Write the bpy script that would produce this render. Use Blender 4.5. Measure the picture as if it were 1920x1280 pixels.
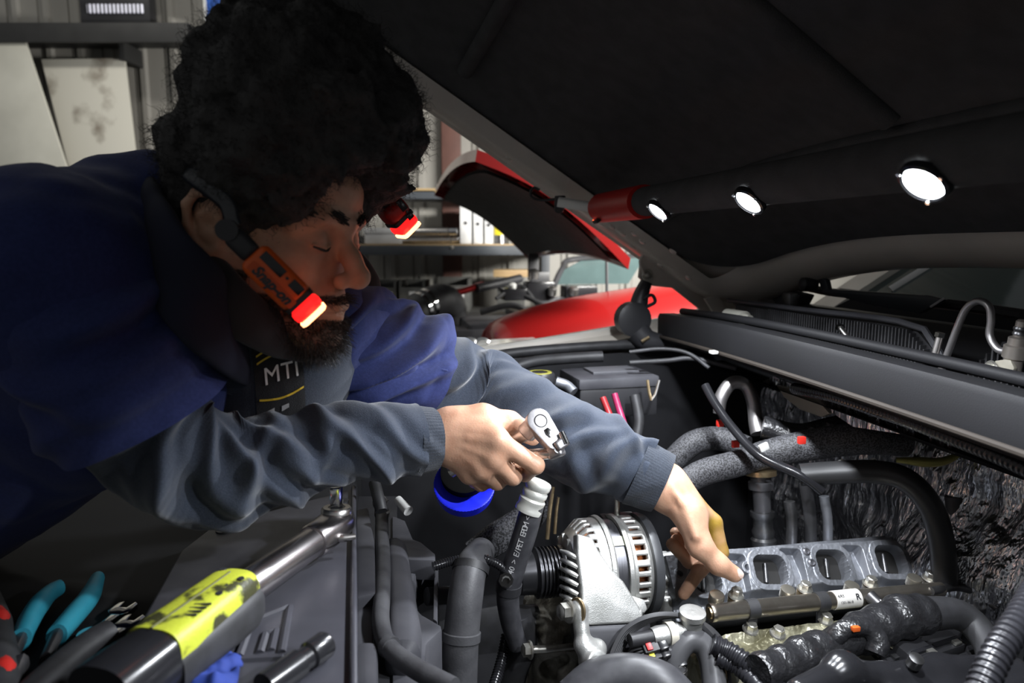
import bpy, bmesh, math, random
import numpy as np
from mathutils import Vector, Matrix, noise as mnoise

for _o in list(bpy.data.objects):
    bpy.data.objects.remove(_o)
SC = bpy.context.scene
COL = SC.collection
random.seed(7)
RNG = np.random.default_rng(11)
pi = math.pi

# ------------------------------------------------------------------ camera
F = 1280.0                       # focal length in pixels of the 1920 x 1280 frame
PITCH = math.radians(8.0)
CAM = Vector((0, 0, 1.55))
cd = bpy.data.cameras.new('camera')
cd.sensor_width = 36.0
cd.lens = 36.0 * F / 1920.0
cd.clip_start = 0.02
cd.clip_end = 60
cd.dof.use_dof = True
cd.dof.focus_distance = 0.93
cd.dof.aperture_fstop = 4.5
co = bpy.data.objects.new('camera', cd)
COL.objects.link(co)
co.location = CAM
co.rotation_euler = (pi / 2 - PITCH, 0, 0)
SC.camera = co
SC.view_settings.view_transform = 'Standard'
SC.view_settings.look = 'None'
SC.view_settings.gamma = 1.0
SC.view_settings.use_curve_mapping = False
SC.view_settings.exposure = 0.0

# ------------------------------------------------------------------ world: dim grey room light
W = bpy.data.worlds.new('world')
SC.world = W
W.use_nodes = True
_bg = W.node_tree.nodes['Background']
_bg.inputs['Color'].default_value = (0.95, 0.98, 1.0, 1)
_bg.inputs['Strength'].default_value = 0.17

# ------------------------------------------------------------------ shop lamps: an added low fill light, then a fluorescent ceiling batten
def area(name, loc, target, sx, sy, watts, col=(1, 1, 1), spread=pi):
    l = bpy.data.lights.new(name, 'AREA')
    l.shape = 'RECTANGLE'
    l.size, l.size_y = sx, sy
    l.energy = watts
    l.color = col
    l.spread = spread
    o = bpy.data.objects.new(name, l)
    COL.objects.link(o)
    o.location = loc
    d = Vector(target) - Vector(loc)
    o.rotation_euler = d.to_track_quat('-Z', 'Y').to_euler()
    return o
area('shop_area_light', (1.25, 2.25, 1.95), (-0.2, 4.2, 1.25), 1.4, 0.14, 95, (1.0, 0.98, 0.93), math.radians(150))  # added unseen fill, set low to brighten the wall under the shelf
area('shop_area_light', (-1.9, 2.9, 3.6), (-1.8, 3.7, 0.5), 1.4, 0.16, 13, (1.0, 0.97, 0.90), math.radians(150))

# ------------------------------------------------------------------ rays through the photograph and the truck's axes
_fw = Vector((0, math.cos(PITCH), -math.sin(PITCH)))
_up = Vector((0, math.sin(PITCH), math.cos(PITCH)))
_rt = Vector((1, 0, 0))
YAW = math.radians(11.3)
U = Vector((math.cos(YAW), math.sin(YAW), 0))      # towards the truck's rear
V = Vector((-math.sin(YAW), math.cos(YAW), 0))     # towards the far fender
Z = Vector((0, 0, 1))
def ray(px, py):
    return _fw + _rt * ((px - 960.0) / F) + _up * ((640.0 - py) / F)
def P(px, py, d): return CAM + ray(px, py) * d
def PZ(px, py, z):
    r = ray(px, py); return CAM + r * ((z - CAM.z) / r.z)
def PU(px, py, u):
    r = ray(px, py); return CAM + r * (u / r.dot(U))
def PV(px, py, v):
    r = ray(px, py); return CAM + r * (v / r.dot(V))
def T(u, v, z): return U * u + V * v + Z * z
def PP(px, py, o, n):
    r = ray(px, py); n = Vector(n); return CAM + r * ((Vector(o) - CAM).dot(n) / r.dot(n))
def px2m(d): return d / F

# ------------------------------------------------------------------ materials
MATS = {}
def M(name, col, rough=0.5, metal=0.0, col2=None, nscale=12.0, mixlo=0.35, mixhi=0.65, bump=0.0, bscale=200.0,
      bdist=0.002, emit=None, estr=0.0, spec=0.5, coat=0.0, rough2=None, sheen=0.0, trans=0.0, ior=1.45, stretch=None, sss=0.0):
    if name in MATS: return MATS[name]
    m = bpy.data.materials.new(name); m.use_nodes = True
    nt = m.node_tree; b = nt.nodes['Principled BSDF']; L = nt.links.new
    b.inputs['Roughness'].default_value = rough
    b.inputs['Metallic'].default_value = metal
    b.inputs['Specular IOR Level'].default_value = spec
    b.inputs['Coat Weight'].default_value = coat
    b.inputs['IOR'].default_value = ior
    b.inputs['Coat Roughness'].default_value = 0.08
    b.inputs['Transmission Weight'].default_value = trans
    if sheen: b.inputs['Sheen Weight'].default_value = sheen
    if sss:
        b.inputs['Subsurface Weight'].default_value = sss
        b.inputs['Subsurface Radius'].default_value = (0.008, 0.003, 0.0015)
        b.inputs['Subsurface Scale'].default_value = 0.6
    tc = nt.nodes.new('ShaderNodeTexCoord')
    vec = tc.outputs['Object']
    if stretch:
        mp = nt.nodes.new('ShaderNodeMapping'); mp.inputs['Scale'].default_value = stretch
        L(vec, mp.inputs['Vector']); vec = mp.outputs['Vector']
    if col2 is None: col2 = tuple(c * 0.82 for c in col)
    n = nt.nodes.new('ShaderNodeTexNoise'); n.inputs['Scale'].default_value = nscale; n.inputs['Detail'].default_value = 5
    L(vec, n.inputs['Vector'])
    r = nt.nodes.new('ShaderNodeValToRGB')
    r.color_ramp.elements[0].position = mixlo; r.color_ramp.elements[0].color = (*col2, 1)
    r.color_ramp.elements[1].position = mixhi; r.color_ramp.elements[1].color = (*col, 1)
    L(n.outputs['Fac'], r.inputs['Fac']); L(r.outputs['Color'], b.inputs['Base Color'])
    if rough2 is not None:
        mr = nt.nodes.new('ShaderNodeMapRange')
        mr.inputs['From Min'].default_value = mixlo; mr.inputs['From Max'].default_value = mixhi
        mr.inputs['To Min'].default_value = rough2; mr.inputs['To Max'].default_value = rough
        L(n.outputs['Fac'], mr.inputs['Value']); L(mr.outputs['Result'], b.inputs['Roughness'])
    if bump:
        n2 = nt.nodes.new('ShaderNodeTexNoise'); n2.inputs['Scale'].default_value = bscale; n2.inputs['Detail'].default_value = 3
        L(vec, n2.inputs['Vector'])
        bp = nt.nodes.new('ShaderNodeBump'); bp.inputs['Strength'].default_value = bump; bp.inputs['Distance'].default_value = bdist
        L(n2.outputs['Fac'], bp.inputs['Height']); L(bp.outputs['Normal'], b.inputs['Normal'])
    if emit:
        b.inputs['Emission Color'].default_value = (*emit, 1); b.inputs['Emission Strength'].default_value = estr
    m['b'] = 1
    MATS[name] = m
    return m

black_plastic = M('black_plastic', (0.028, 0.028, 0.031), 0.45, col2=(0.020, 0.020, 0.022), bump=0.15, bscale=900, bdist=0.0006)
black_gloss = M('black_gloss', (0.015, 0.015, 0.017), 0.22)
black_rubber = M('black_rubber', (0.030, 0.030, 0.033), 0.55, col2=(0.019, 0.019, 0.020), nscale=40, bump=0.2, bscale=500, bdist=0.0006)
grey_rubber = M('grey_rubber', (0.062, 0.062, 0.066), 0.5, col2=(0.033, 0.033, 0.036), nscale=30, bump=0.25, bscale=400, bdist=0.0008)
dusty_plastic = M('dusty_plastic', (0.070, 0.070, 0.078), 0.5, col2=(0.032, 0.032, 0.038), nscale=9, bump=0.15, bscale=600, bdist=0.0006)
cast_alu = M('cast_aluminium', (0.60, 0.60, 0.58), 0.42, 0.75, col2=(0.40, 0.40, 0.38), nscale=35, bump=0.35, bscale=700, bdist=0.0008)
grey_alu = M('grey_aluminium', (0.30, 0.31, 0.34), 0.42, 0.6, col2=(0.20, 0.21, 0.23), nscale=18, bump=0.25, bscale=600, bdist=0.0007)
steel = M('steel', (0.62, 0.60, 0.58), 0.26, 1.0, col2=(0.45, 0.43, 0.41), nscale=25, rough2=0.4)
chrome = M('chrome', (0.80, 0.80, 0.80), 0.12, 1.0)
dark_steel = M('dark_steel', (0.20, 0.20, 0.21), 0.35, 0.9, col2=(0.10, 0.10, 0.10), nscale=30)
zinc = M('zinc_bolt', (0.66, 0.65, 0.60), 0.32, 0.9, col2=(0.45, 0.43, 0.38), nscale=60)
brass = M('brass_tint', (0.62, 0.48, 0.28), 0.30, 0.9, col2=(0.40, 0.30, 0.18), nscale=50)
copper = M('copper_coil', (0.75, 0.28, 0.10), 0.35, 0.8, col2=(0.30, 0.10, 0.04), nscale=90)
truck_paint = M('truck_paint', (0.56, 0.52, 0.46), 0.38, coat=0.25, col2=(0.48, 0.45, 0.40), nscale=7)
red_paint = M('red_paint', (0.21, 0.006, 0.006), 0.3, coat=0.8, col2=(0.19, 0.005, 0.005), nscale=3)
liner_felt = M('liner_felt', (0.075, 0.075, 0.075), 0.95, col2=(0.060, 0.060, 0.060), nscale=30, bump=0.5, bscale=500, spec=0.2)
foil = M('foil', (0.82, 0.82, 0.85), 0.20, 1.0, col2=(0.34, 0.34, 0.36), nscale=14, bump=1.0, bscale=26, bdist=0.016, rough2=0.34, stretch=(1.6, 2.4, 0.7))
white_plastic = M('white_plastic', (0.72, 0.72, 0.70), 0.45, col2=(0.60, 0.60, 0.57))
print_white = M('print_white', (0.50, 0.50, 0.50), 0.7)

# ------------------------------------------------------------------ object helpers
def origin_of(o):
    v = Vector((0, 0, 0))
    while o is not None:
        v += o.location; o = o.parent
    return v
def thing(name, label, cat, loc, group=None):
    o = bpy.data.objects.new(name, None); COL.objects.link(o)
    o.location = loc; o['label'] = label; o['category'] = cat; o.empty_display_size = 0.05
    if group: o['group'] = group
    return o
def tag(o, label, cat, group=None):
    o['label'] = label; o['category'] = cat
    if group: o['group'] = group
    return o
def struct(o):
    o['kind'] = 'structure'; return o
def mesh_of(name, verts, faces, smooth=True, angle=40):
    me = bpy.data.meshes.new(name)
    if isinstance(verts, np.ndarray): verts = verts.tolist()
    if isinstance(faces, np.ndarray): faces = faces.tolist()
    me.from_pydata([tuple(v) for v in verts], [], faces)
    me.update()
    if smooth:
        me.shade_smooth()
        if angle is not None:
            me.set_sharp_from_angle(angle=math.radians(angle))
    return me
def mk(name, vf, mat, parent=None, smooth=True, angle=40):
    """one mesh object from world-space geometry; children are stored relative to their thing, a top-level mesh sits at its own base"""
    v, f = vf
    v = np.asarray([tuple(q) for q in v], dtype=float) if not isinstance(v, np.ndarray) else v.astype(float)
    if parent is not None:
        off = np.array(origin_of(parent))
    else:
        off = np.array([(v[:, 0].min() + v[:, 0].max()) / 2, (v[:, 1].min() + v[:, 1].max()) / 2, v[:, 2].min()])
    me = mesh_of(name, v - off, f, smooth, angle)
    me.materials.append(mat)
    o = bpy.data.objects.new(name, me); COL.objects.link(o)
    if parent is not None: o.parent = parent
    else: o.location = off
    return o
def place(name, me, mat4, parent=None):
    """a copy of shared mesh data put at a world matrix"""
    o = bpy.data.objects.new(name, me); COL.objects.link(o)
    m = mat4.copy()
    if parent is not None:
        o.parent = parent
        m.translation = m.translation - origin_of(parent)
    o.matrix_local = m
    return o
def join(*vfs):
    V_, F_ = [], []; n = 0
    for v, f in vfs:
        v = [tuple(q) for q in v]
        V_ += v; F_ += [tuple(i + n for i in q) for q in f]; n += len(v)
    return V_, F_
def frame(o, x, z):
    """4x4 with given x axis and approximate z axis"""
    x = Vector(x).normalized(); z = Vector(z); z = (z - x * z.dot(x)).normalized(); y = z.cross(x)
    m = Matrix((x, y, z)).transposed().to_4x4(); m.translation = Vector(o); return m
def frz(o, z, x=(1, 0, 0.013)):
    z = Vector(z).normalized(); x = Vector(x)
    x = (x - z * x.dot(z)).normalized(); y = z.cross(x)
    m = Matrix((x, y, z)).transposed().to_4x4(); m.translation = Vector(o); return m
def xf(vf, m):
    return [m @ Vector(v) for v in vf[0]], vf[1]
def bmvf(bm):
    bm.verts.ensure_lookup_table()
    r = ([v.co.copy() for v in bm.verts], [tuple(v.index for v in f.verts) for f in bm.faces])
    bm.free(); return r
def box(sx, sy, sz, bev=0.0, seg=2, m=None):
    bm = bmesh.new(); bmesh.ops.create_cube(bm, size=1.0)
    for v in bm.verts: v.co = Vector((v.co.x * sx, v.co.y * sy, v.co.z * sz))
    if bev: bmesh.ops.bevel(bm, geom=list(bm.edges), offset=bev, segments=seg, profile=0.6, affect='EDGES')
    bm.verts.index_update(); r = bmvf(bm)
    return xf(r, m) if m is not None else r
def prism(pts, thick, bev=0.0, seg=2, m=None):
    """2-D outline in local xy pulled from z = 0 to z = thick"""
    bm = bmesh.new()
    vs = [bm.verts.new((p[0], p[1], 0)) for p in pts]
    f = bm.faces.new(vs); f.normal_update()
    r = bmesh.ops.extrude_face_region(bm, geom=[f])
    bmesh.ops.translate(bm, vec=(0, 0, thick), verts=[e for e in r['geom'] if isinstance(e, bmesh.types.BMVert)])
    bmesh.ops.recalc_face_normals(bm, faces=list(bm.faces))
    if bev: bmesh.ops.bevel(bm, geom=list(bm.edges), offset=bev, segments=seg, profile=0.6, affect='EDGES', clamp_overlap=True)
    bm.verts.index_update(); r = bmvf(bm)
    return xf(r, m) if m is not None else r
def wprism(wpts, n, thick, bev=0.0, seg=2):
    """outline given as world points (about coplanar), pulled by thick along n"""
    n = Vector(n).normalized(); c = sum((Vector(p) for p in wpts), Vector()) / len(wpts)
    x = Vector(wpts[1]) - Vector(wpts[0]); m = frz(c, n, x); mi = m.inverted()
    return prism([(mi @ Vector(p)).to_2d() for p in wpts], thick, bev, seg, m)
def rrect(w, h, r, n=5):
    p = []
    for cx, cy, a in ((w / 2 - r, h / 2 - r, 0), (-w / 2 + r, h / 2 - r, 90), (-w / 2 + r, -h / 2 + r, 180), (w / 2 - r, -h / 2 + r, 270)):
        for k in range(n + 1):
            t = math.radians(a + 90 * k / n); p.append((cx + r * math.cos(t), cy + r * math.sin(t)))
    return p
def lathe(prof, n=32, m=None, close=True):
    """profile of (x along axis, radius); the axis is local x"""
    v, f = [], []
    for x, r in prof:
        for k in range(n):
            a = 2 * pi * k / n; v.append((x, max(r, 1e-5) * math.cos(a), max(r, 1e-5) * math.sin(a)))
    for i in range(len(prof) - 1):
        for k in range(n):
            k2 = (k + 1) % n; f.append((i * n + k, i * n + k2, (i + 1) * n + k2, (i + 1) * n + k))
    if close:
        f.append(tuple(range(n - 1, -1, -1))); f.append(tuple((len(prof) - 1) * n + k for k in range(n)))
    r = (v, f)
    return xf(r, m) if m is not None else r
def catmull(pts, per=8):
    pts = [Vector(p) for p in pts]
    if len(pts) == 2: return [pts[0].lerp(pts[1], i / per) for i in range(per + 1)]
    q = [pts[0] * 2 - pts[1]] + pts + [pts[-1] * 2 - pts[-2]]
    out = []
    for i in range(1, len(q) - 2):
        a, b, c, d = q[i - 1], q[i], q[i + 1], q[i + 2]
        for k in range(per):
            t = k / per
            out.append(0.5 * ((2 * b) + (c - a) * t + (2 * a - 5 * b + 4 * c - d) * t * t + (3 * b - a - 3 * c + d) * t ** 3))
    out.append(pts[-1]); return out
def resample(path, n):
    P_ = np.array([tuple(p) for p in path]); s = np.r_[0, np.cumsum(np.linalg.norm(np.diff(P_, axis=0), axis=1))]
    t = np.linspace(0, s[-1], n)
    return np.stack([np.interp(t, s, P_[:, k]) for k in range(3)], 1), t
def frames(pts, ref):
    tg = np.gradient(pts, axis=0); tg /= np.linalg.norm(tg, axis=1)[:, None]
    ref = np.array(ref, float); x = ref - tg * (tg @ ref)[:, None]; x /= np.linalg.norm(x, axis=1)[:, None]
    y = np.cross(tg, x); return tg, x, y
def ptframes(pts):
    tg = np.gradient(pts, axis=0); tg /= np.linalg.norm(tg, axis=1)[:, None]
    ref = np.array((0.31, 0.27, 0.91)) if abs(tg[0][2]) < 0.8 else np.array((0.9, 0.3, 0.1))
    X = []
    x = ref
    for t in tg:
        x = x - t * (x @ t); x = x / np.linalg.norm(x); X.append(x)
    X = np.array(X); return tg, X, np.cross(tg, X)
def tube(pts, r, n=14, per=8, count=None, caps=True, rf=None, flat=None, ref=None):
    """round tube along a smooth path; r number or list per control point; rf(s, total) gives a factor along the length; flat squashes local y"""
    path = catmull(pts, per)
    L0 = sum((path[i + 1] - path[i]).length for i in range(len(path) - 1))
    cnt = count or len(path)
    q, s = resample(path, cnt)
    if isinstance(r, (list, tuple)):
        rr = np.interp(np.linspace(0, 1, cnt), np.linspace(0, 1, len(r)), r)
    else: rr = np.full(cnt, float(r))
    if rf is not None: rr = rr * rf(s, s[-1])
    tg, X, Y = frames(q, ref) if ref is not None else ptframes(q)
    a = np.linspace(0, 2 * pi, n, endpoint=False)
    fy = 1.0 if flat is None else flat
    v = q[:, None, :] + rr[:, None, None] * (np.cos(a)[None, :, None] * X[:, None, :] + fy * np.sin(a)[None, :, None] * Y[:, None, :])
    v = v.reshape(-1, 3)
    f = []
    for i in range(cnt - 1):
        for k in range(n):
            k2 = (k + 1) % n; f.append((i * n + k, i * n + k2, (i + 1) * n + k2, (i + 1) * n + k))
    if caps:
        f.append(tuple(range(n - 1, -1, -1))); f.append(tuple((cnt - 1) * n + k for k in range(n)))
    return [tuple(x) for x in v], f
def conduit(pts, r, pitch, n=12):
    path = catmull(pts, 8); L0 = sum((path[i + 1] - path[i]).length for i in range(len(path) - 1))
    cnt = int(L0 / pitch * 4) + 2
    return tube(pts, r, n, count=cnt, rf=lambda s, t: np.where(((np.arange(len(s)) // 2) % 2) == 0, 1.0, 0.86))
def hexbolt(r, h, washer=True):
    """bolt head mesh, axis +z, seat at z = 0"""
    bm = bmesh.new()
    z0 = 0
    if washer:
        bmesh.ops.create_cone(bm, cap_ends=True, segments=20, radius1=r * 1.45, radius2=r * 1.3, depth=h * 0.22, matrix=Matrix.Translation((0, 0, h * 0.11)))
        z0 = h * 0.22
    bmesh.ops.create_cone(bm, cap_ends=True, segments=6, radius1=r, radius2=r, depth=h, matrix=Matrix.Translation((0, 0, z0 + h / 2)))
    bmesh.ops.create_cone(bm, cap_ends=True, segments=18, radius1=r * 0.8, radius2=r * 0.62, depth=h * 0.12, matrix=Matrix.Translation((0, 0, z0 + h * 1.05)))
    bm.verts.index_update(); return bmvf(bm)
def meshmat(name, vf, mat, smooth=True, angle=35):
    me = mesh_of(name, *vf, smooth=smooth, angle=angle); me.materials.append(mat); return me
def text_vf(s, size, extrude=0.0004, spacing=1.0, shear=0.0, bold=0.0, align='CENTER'):
    c = bpy.data.curves.new('lettering', 'FONT'); c.body = s; c.size = size; c.extrude = extrude; c.space_character = spacing
    c.align_x = align; c.align_y = 'CENTER'; c.shear = shear; c.offset = bold; c.resolution_u = 3
    o = bpy.data.objects.new('lettering', c); COL.objects.link(o)
    dg = bpy.context.evaluated_depsgraph_get(); dg.update()
    me = o.evaluated_get(dg).to_mesh()
    bm = bmesh.new(); bm.from_mesh(me); bmesh.ops.triangulate(bm, faces=list(bm.faces)); bm.verts.index_update()
    o.evaluated_get(dg).to_mesh_clear()
    vf = bmvf(bm)
    bpy.data.objects.remove(o); bpy.data.curves.remove(c)
    return vf
def heightfield(m, x0, x1, y0, y1, nx, ny, h, skirt=None):
    """grid in local xy of matrix m, z = h(X, Y) arrays"""
    X, Y = np.meshgrid(np.linspace(x0, x1, nx), np.linspace(y0, y1, ny), indexing='ij')
    H = h(X, Y)
    if skirt is not None:
        H[0, :] = H[-1, :] = skirt; H[:, 0] = H[:, -1] = skirt
    R = np.array(m.to_3x3()); t = np.array(m.translation)
    v = np.stack([X, Y, H], -1).reshape(-1, 3) @ R.T + t
    i, j = np.meshgrid(np.arange(nx - 1), np.arange(ny - 1), indexing='ij')
    a = (i * ny + j).ravel()
    f = np.stack([a, a + ny, a + ny + 1, a + 1], 1)
    return v, f
def _hash(ix, iy, iz, seed):
    h = (ix.astype(np.int64) * 374761393 + iy.astype(np.int64) * 668265263 + iz.astype(np.int64) * 2147483647 + seed * 1274126177) & 0xffffffff
    h = ((h ^ (h >> 13)) * 1274126177) & 0xffffffff
    return ((h ^ (h >> 16)) & 0xffff) / 65535.0
def vnoise(p, scale, seed=0):
    """smooth value noise in -1..1 at points (n, 3)"""
    q = np.asarray(p) * scale; i = np.floor(q).astype(np.int64); f = q - i; f = f * f * (3 - 2 * f)
    r = 0
    for dx in (0, 1):
        for dy in (0, 1):
            for dz in (0, 1):
                w = (f[..., 0] if dx else 1 - f[..., 0]) * (f[..., 1] if dy else 1 - f[..., 1]) * (f[..., 2] if dz else 1 - f[..., 2])
                r = r + w * _hash(i[..., 0] + dx, i[..., 1] + dy, i[..., 2] + dz, seed)
    return r * 2 - 1
def sstep(a, b, x):
    t = np.clip((x - a) / (b - a), 0, 1); return t * t * (3 - 2 * t)

# ------------------------------------------------------------------ signed-distance modelling (organic and cast shapes)
class Field:
    def __init__(s, h): s.h = h; s.pr = []; s.post = None
    def add(s, f, c, r, k=0.01, op='u'): s.pr.append((f, np.array(c, float), float(r), float(k), op)); return s
    def ball(s, c, r, k=0.01, op='u'):
        c = np.array(c, float); return s.add(lambda p: np.linalg.norm(p - c, axis=-1) - r, c, r, k, op)
    def ell(s, c, r, k=0.01, op='u', rot=None):
        c = np.array(c, float); r = np.array(r, float); R = np.eye(3) if rot is None else np.array(rot)
        def f(p):
            q = (p - c) @ R
            k0 = np.linalg.norm(q / r, axis=-1); k1 = np.linalg.norm(q / (r * r), axis=-1)
            return np.where(k1 > 1e-9, k0 * (k0 - 1.0) / np.maximum(k1, 1e-9), -r.min())
        return s.add(f, c, r.max(), k, op)
    def cone(s, a, b, ra, rb, k=0.01, op='u'):
        a = np.array(tuple(a), float); b = np.array(tuple(b), float); ba = b - a; l2 = ba @ ba
        def f(p):
            t = np.clip(((p - a) @ ba) / l2, 0, 1)
            return np.linalg.norm(p - a - t[..., None] * ba, axis=-1) - (ra + (rb - ra) * t)
        return s.add(f, (a + b) / 2, np.sqrt(l2) / 2 + max(ra, rb), k, op)
    def chain(s, pts, rs, k=0.01, op='u'):
        for i in range(len(pts) - 1): s.cone(pts[i], pts[i + 1], rs[i], rs[i + 1], k, op)
        return s
    def boxr(s, m, hs, r, k=0.003, op='u'):
        R = np.array(m.to_3x3()); t = np.array(m.translation); hs = np.array(hs, float)
        def f(p):
            q = np.abs((p - t) @ R) - (hs - r)
            return np.linalg.norm(np.maximum(q, 0), axis=-1) + np.minimum(q.max(-1), 0) - r
        return s.add(f, t, np.linalg.norm(hs), k, op)
    def cyl(s, m, r, hh, rd=0.001, k=0.003, op='u'):
        """cylinder along local x of m"""
        R = np.array(m.to_3x3()); t = np.array(m.translation)
        def f(p):
            q = (p - t) @ R
            dx = np.abs(q[..., 0]) - (hh - rd); dr = np.hypot(q[..., 1], q[..., 2]) - (r - rd)
            return np.hypot(np.maximum(dx, 0), np.maximum(dr, 0)) + np.minimum(np.maximum(dx, dr), 0) - rd
        return s.add(f, t, math.hypot(r, hh), k, op)
    def ev(s, pts, cen, rad):
        D = np.full(pts.shape[:2], 1.0)
        for f, c, r, k, op in s.pr:
            m = np.linalg.norm(cen - c, axis=1) < r + rad + k + 0.012
            if not m.any(): continue
            g = f(pts[m]); d = D[m]
            if op == 'u':
                h = np.maximum(k - np.abs(d - g), 0) / k; D[m] = np.minimum(d, g) - h * h * k * 0.25
            else:
                g = -g; h = np.maximum(k - np.abs(d - g), 0) / k; D[m] = np.maximum(d, g) + h * h * k * 0.25
        if s.post is not None: D = s.post(pts, D)
        return D
    def build(s):
        h = s.h; N = 8; bs = N * h
        lo = np.min([c - r for f, c, r, k, op in s.pr if op == 'u'], 0) - 2 * h - 0.02
        hi = np.max([c + r for f, c, r, k, op in s.pr if op == 'u'], 0) + 2 * h + 0.02
        nb = np.ceil((hi - lo) / bs).astype(int) + 1
        B = np.stack(np.meshgrid(*[np.arange(n) for n in nb], indexing='ij'), -1).reshape(-1, 3)
        cen = lo + (B + 0.5) * bs; rad = bs * 0.8661
        d = s.ev(cen[:, None, :], cen, rad)[:, 0]
        B = B[np.abs(d) < rad * 1.7 + 0.004]; cen = lo + (B + 0.5) * bs
        g = np.stack(np.meshgrid(*[np.arange(N + 1)] * 3, indexing='ij'), -1).reshape(-1, 3)
        keysV, posV, quads = [], [], []
        dims = nb * N + 2
        def key(c): return (c[..., 0].astype(np.int64) * dims[1] + c[..., 1]) * dims[2] + c[..., 2]
        for c0 in range(0, len(B), 1500):
            b = B[c0:c0 + 1500]; ce = cen[c0:c0 + 1500]
            pts = lo + (b[:, None, :] * N + g[None]) * h
            D = s.ev(pts, ce, rad).reshape(-1, N + 1, N + 1, N + 1)
            S = D < 0
            corners = [(0, 0, 0), (1, 0, 0), (0, 1, 0), (1, 1, 0), (0, 0, 1), (1, 0, 1), (0, 1, 1), (1, 1, 1)]
            cs = [S[:, x:x + N, y:y + N, z:z + N] for x, y, z in corners]
            cnt = sum(q.astype(np.int8) for q in cs); act = (cnt > 0) & (cnt < 8)
            ai = np.argwhere(act)
            if len(ai):
                dv = np.stack([D[:, x:x + N, y:y + N, z:z + N][act] for x, y, z in corners], 1)
                acc = np.zeros((len(ai), 3)); w = np.zeros(len(ai))
                for i0 in range(8):
                    for i1 in range(i0 + 1, 8):
                        A, Bc = np.array(corners[i0]), np.array(corners[i1])
                        if np.abs(A - Bc).sum() != 1: continue
                        m = (dv[:, i0] < 0) != (dv[:, i1] < 0)
                        t = dv[m, i0] / (dv[m, i0] - dv[m, i1])
                        acc[m] += A + (Bc - A) * t[:, None]; w[m] += 1
                cell = b[ai[:, 0]] * N + ai[:, 1:]
                keysV.append(key(cell)); posV.append(lo + (cell + acc / w[:, None]) * h)
            for ax in range(3):
                sl0 = [slice(None)] + [slice(0, N)] * 3; sl1 = list(sl0); sl1[ax + 1] = slice(1, N + 1)
                a0, a1 = S[tuple(sl0)], S[tuple(sl1)]
                e = np.argwhere(a0 != a1)
                if not len(e): continue
                sg = a0[tuple(e.T)]
                cell = b[e[:, 0]] * N + e[:, 1:]
                o1, o2 = np.zeros(3, int), np.zeros(3, int); o1[(ax + 1) % 3] = 1; o2[(ax + 2) % 3] = 1
                q = np.stack([key(cell - o1 - o2), key(cell - o2), key(cell), key(cell - o1)], 1)
                q[~sg] = q[~sg][:, ::-1]
                quads.append(q)
        K = np.concatenate(keysV); X = np.concatenate(posV); Q = np.concatenate(quads)
        o = np.argsort(K); K = K[o]; X = X[o]
        ix = np.searchsorted(K, Q); ix[ix >= len(K)] = 0
        ok = (K[ix] == Q).all(1)
        return X, ix[ok]
def sweep(path, prof, up=(0, 0, 1), per=6, closed=True, count=None):
    """profile of (side, up) points carried along a path, side = tangent x up"""
    q = catmull(path, per)
    q, s = resample(q, count or len(q))
    tg = np.gradient(q, axis=0); tg /= np.linalg.norm(tg, axis=1)[:, None]
    up = np.array(up, float); sd = np.cross(tg, up); sd /= np.linalg.norm(sd, axis=1)[:, None]; u2 = np.cross(sd, tg)
    pr = np.array(prof, float); n = len(pr)
    v = (q[:, None] + pr[None, :, :1] * sd[:, None] + pr[None, :, 1:] * u2[:, None]).reshape(-1, 3)
    f = []
    for i in range(len(q) - 1):
        for k in range(n if closed else n - 1):
            k2 = (k + 1) % n; f.append((i * n + k, i * n + k2, (i + 1) * n + k2, (i + 1) * n + k))
    if closed:
        f.append(tuple(range(n - 1, -1, -1))); f.append(tuple((len(q) - 1) * n + k for k in range(n)))
    return [tuple(x) for x in v], f
def grid_surf(rows):
    """surface through rows of world points"""
    ny = len(rows[0]); v = [tuple(p) for r in rows for p in r]
    f = [(i * ny + j, i * ny + j + 1, (i + 1) * ny + j + 1, (i + 1) * ny + j) for i in range(len(rows) - 1) for j in range(ny - 1)]
    return v, f
def rot_box(c, sx, sy, sz, bev, x=None, z=(0, 0, 1), seg=2):
    return box(sx, sy, sz, bev, seg, frame(c, x if x is not None else U, z))

# ================================================================== the shop
concrete = M('concrete', (0.16, 0.155, 0.15), 0.8, col2=(0.10, 0.10, 0.095), nscale=3, bump=0.2, bscale=60)
siding = M('siding', (0.30, 0.29, 0.265), 0.55, col2=(0.23, 0.22, 0.20), nscale=2.5, stretch=(1, 1, 0.25))
floor = struct(mk('floor', box(14, 12, 0.1, m=Matrix.Translation((0, 2.0, -0.05))), concrete))
wall = struct(mk('wall_back', box(12, 0.1, 4.4, m=Matrix.Translation((0, 4.36, 2.2))), siding))
pw = 0.184
panel = meshmat('siding_panel', sweep([(0, 0, 0.0), (0, 0, 4.4)], [(-pw / 2 + .004, 0), (-pw / 2 + .004, .012), (-.062, .014), (-.05, .034), (-.022, .034), (-.010, .014), (pw / 2 - .006, .012), (pw / 2 - .006, 0)], up=(0, -1, 0), count=2), siding, angle=20)
for i in range(-19, 8):
    place('siding_panel', panel, Matrix.Translation((i * pw + 0.03, 4.31, 0)), wall)

shelf_dark = M('dark_shelf_steel', (0.030, 0.030, 0.030), 0.6)
sheet_white = M('sheet_white', (0.62, 0.61, 0.54), 0.7, col2=(0.50, 0.49, 0.43), nscale=3)
sheet_dirty = M('sheet_dirty', (0.60, 0.58, 0.51), 0.7, col2=(0.24, 0.21, 0.17), nscale=5.5, mixlo=0.30, mixhi=0.47)
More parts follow.
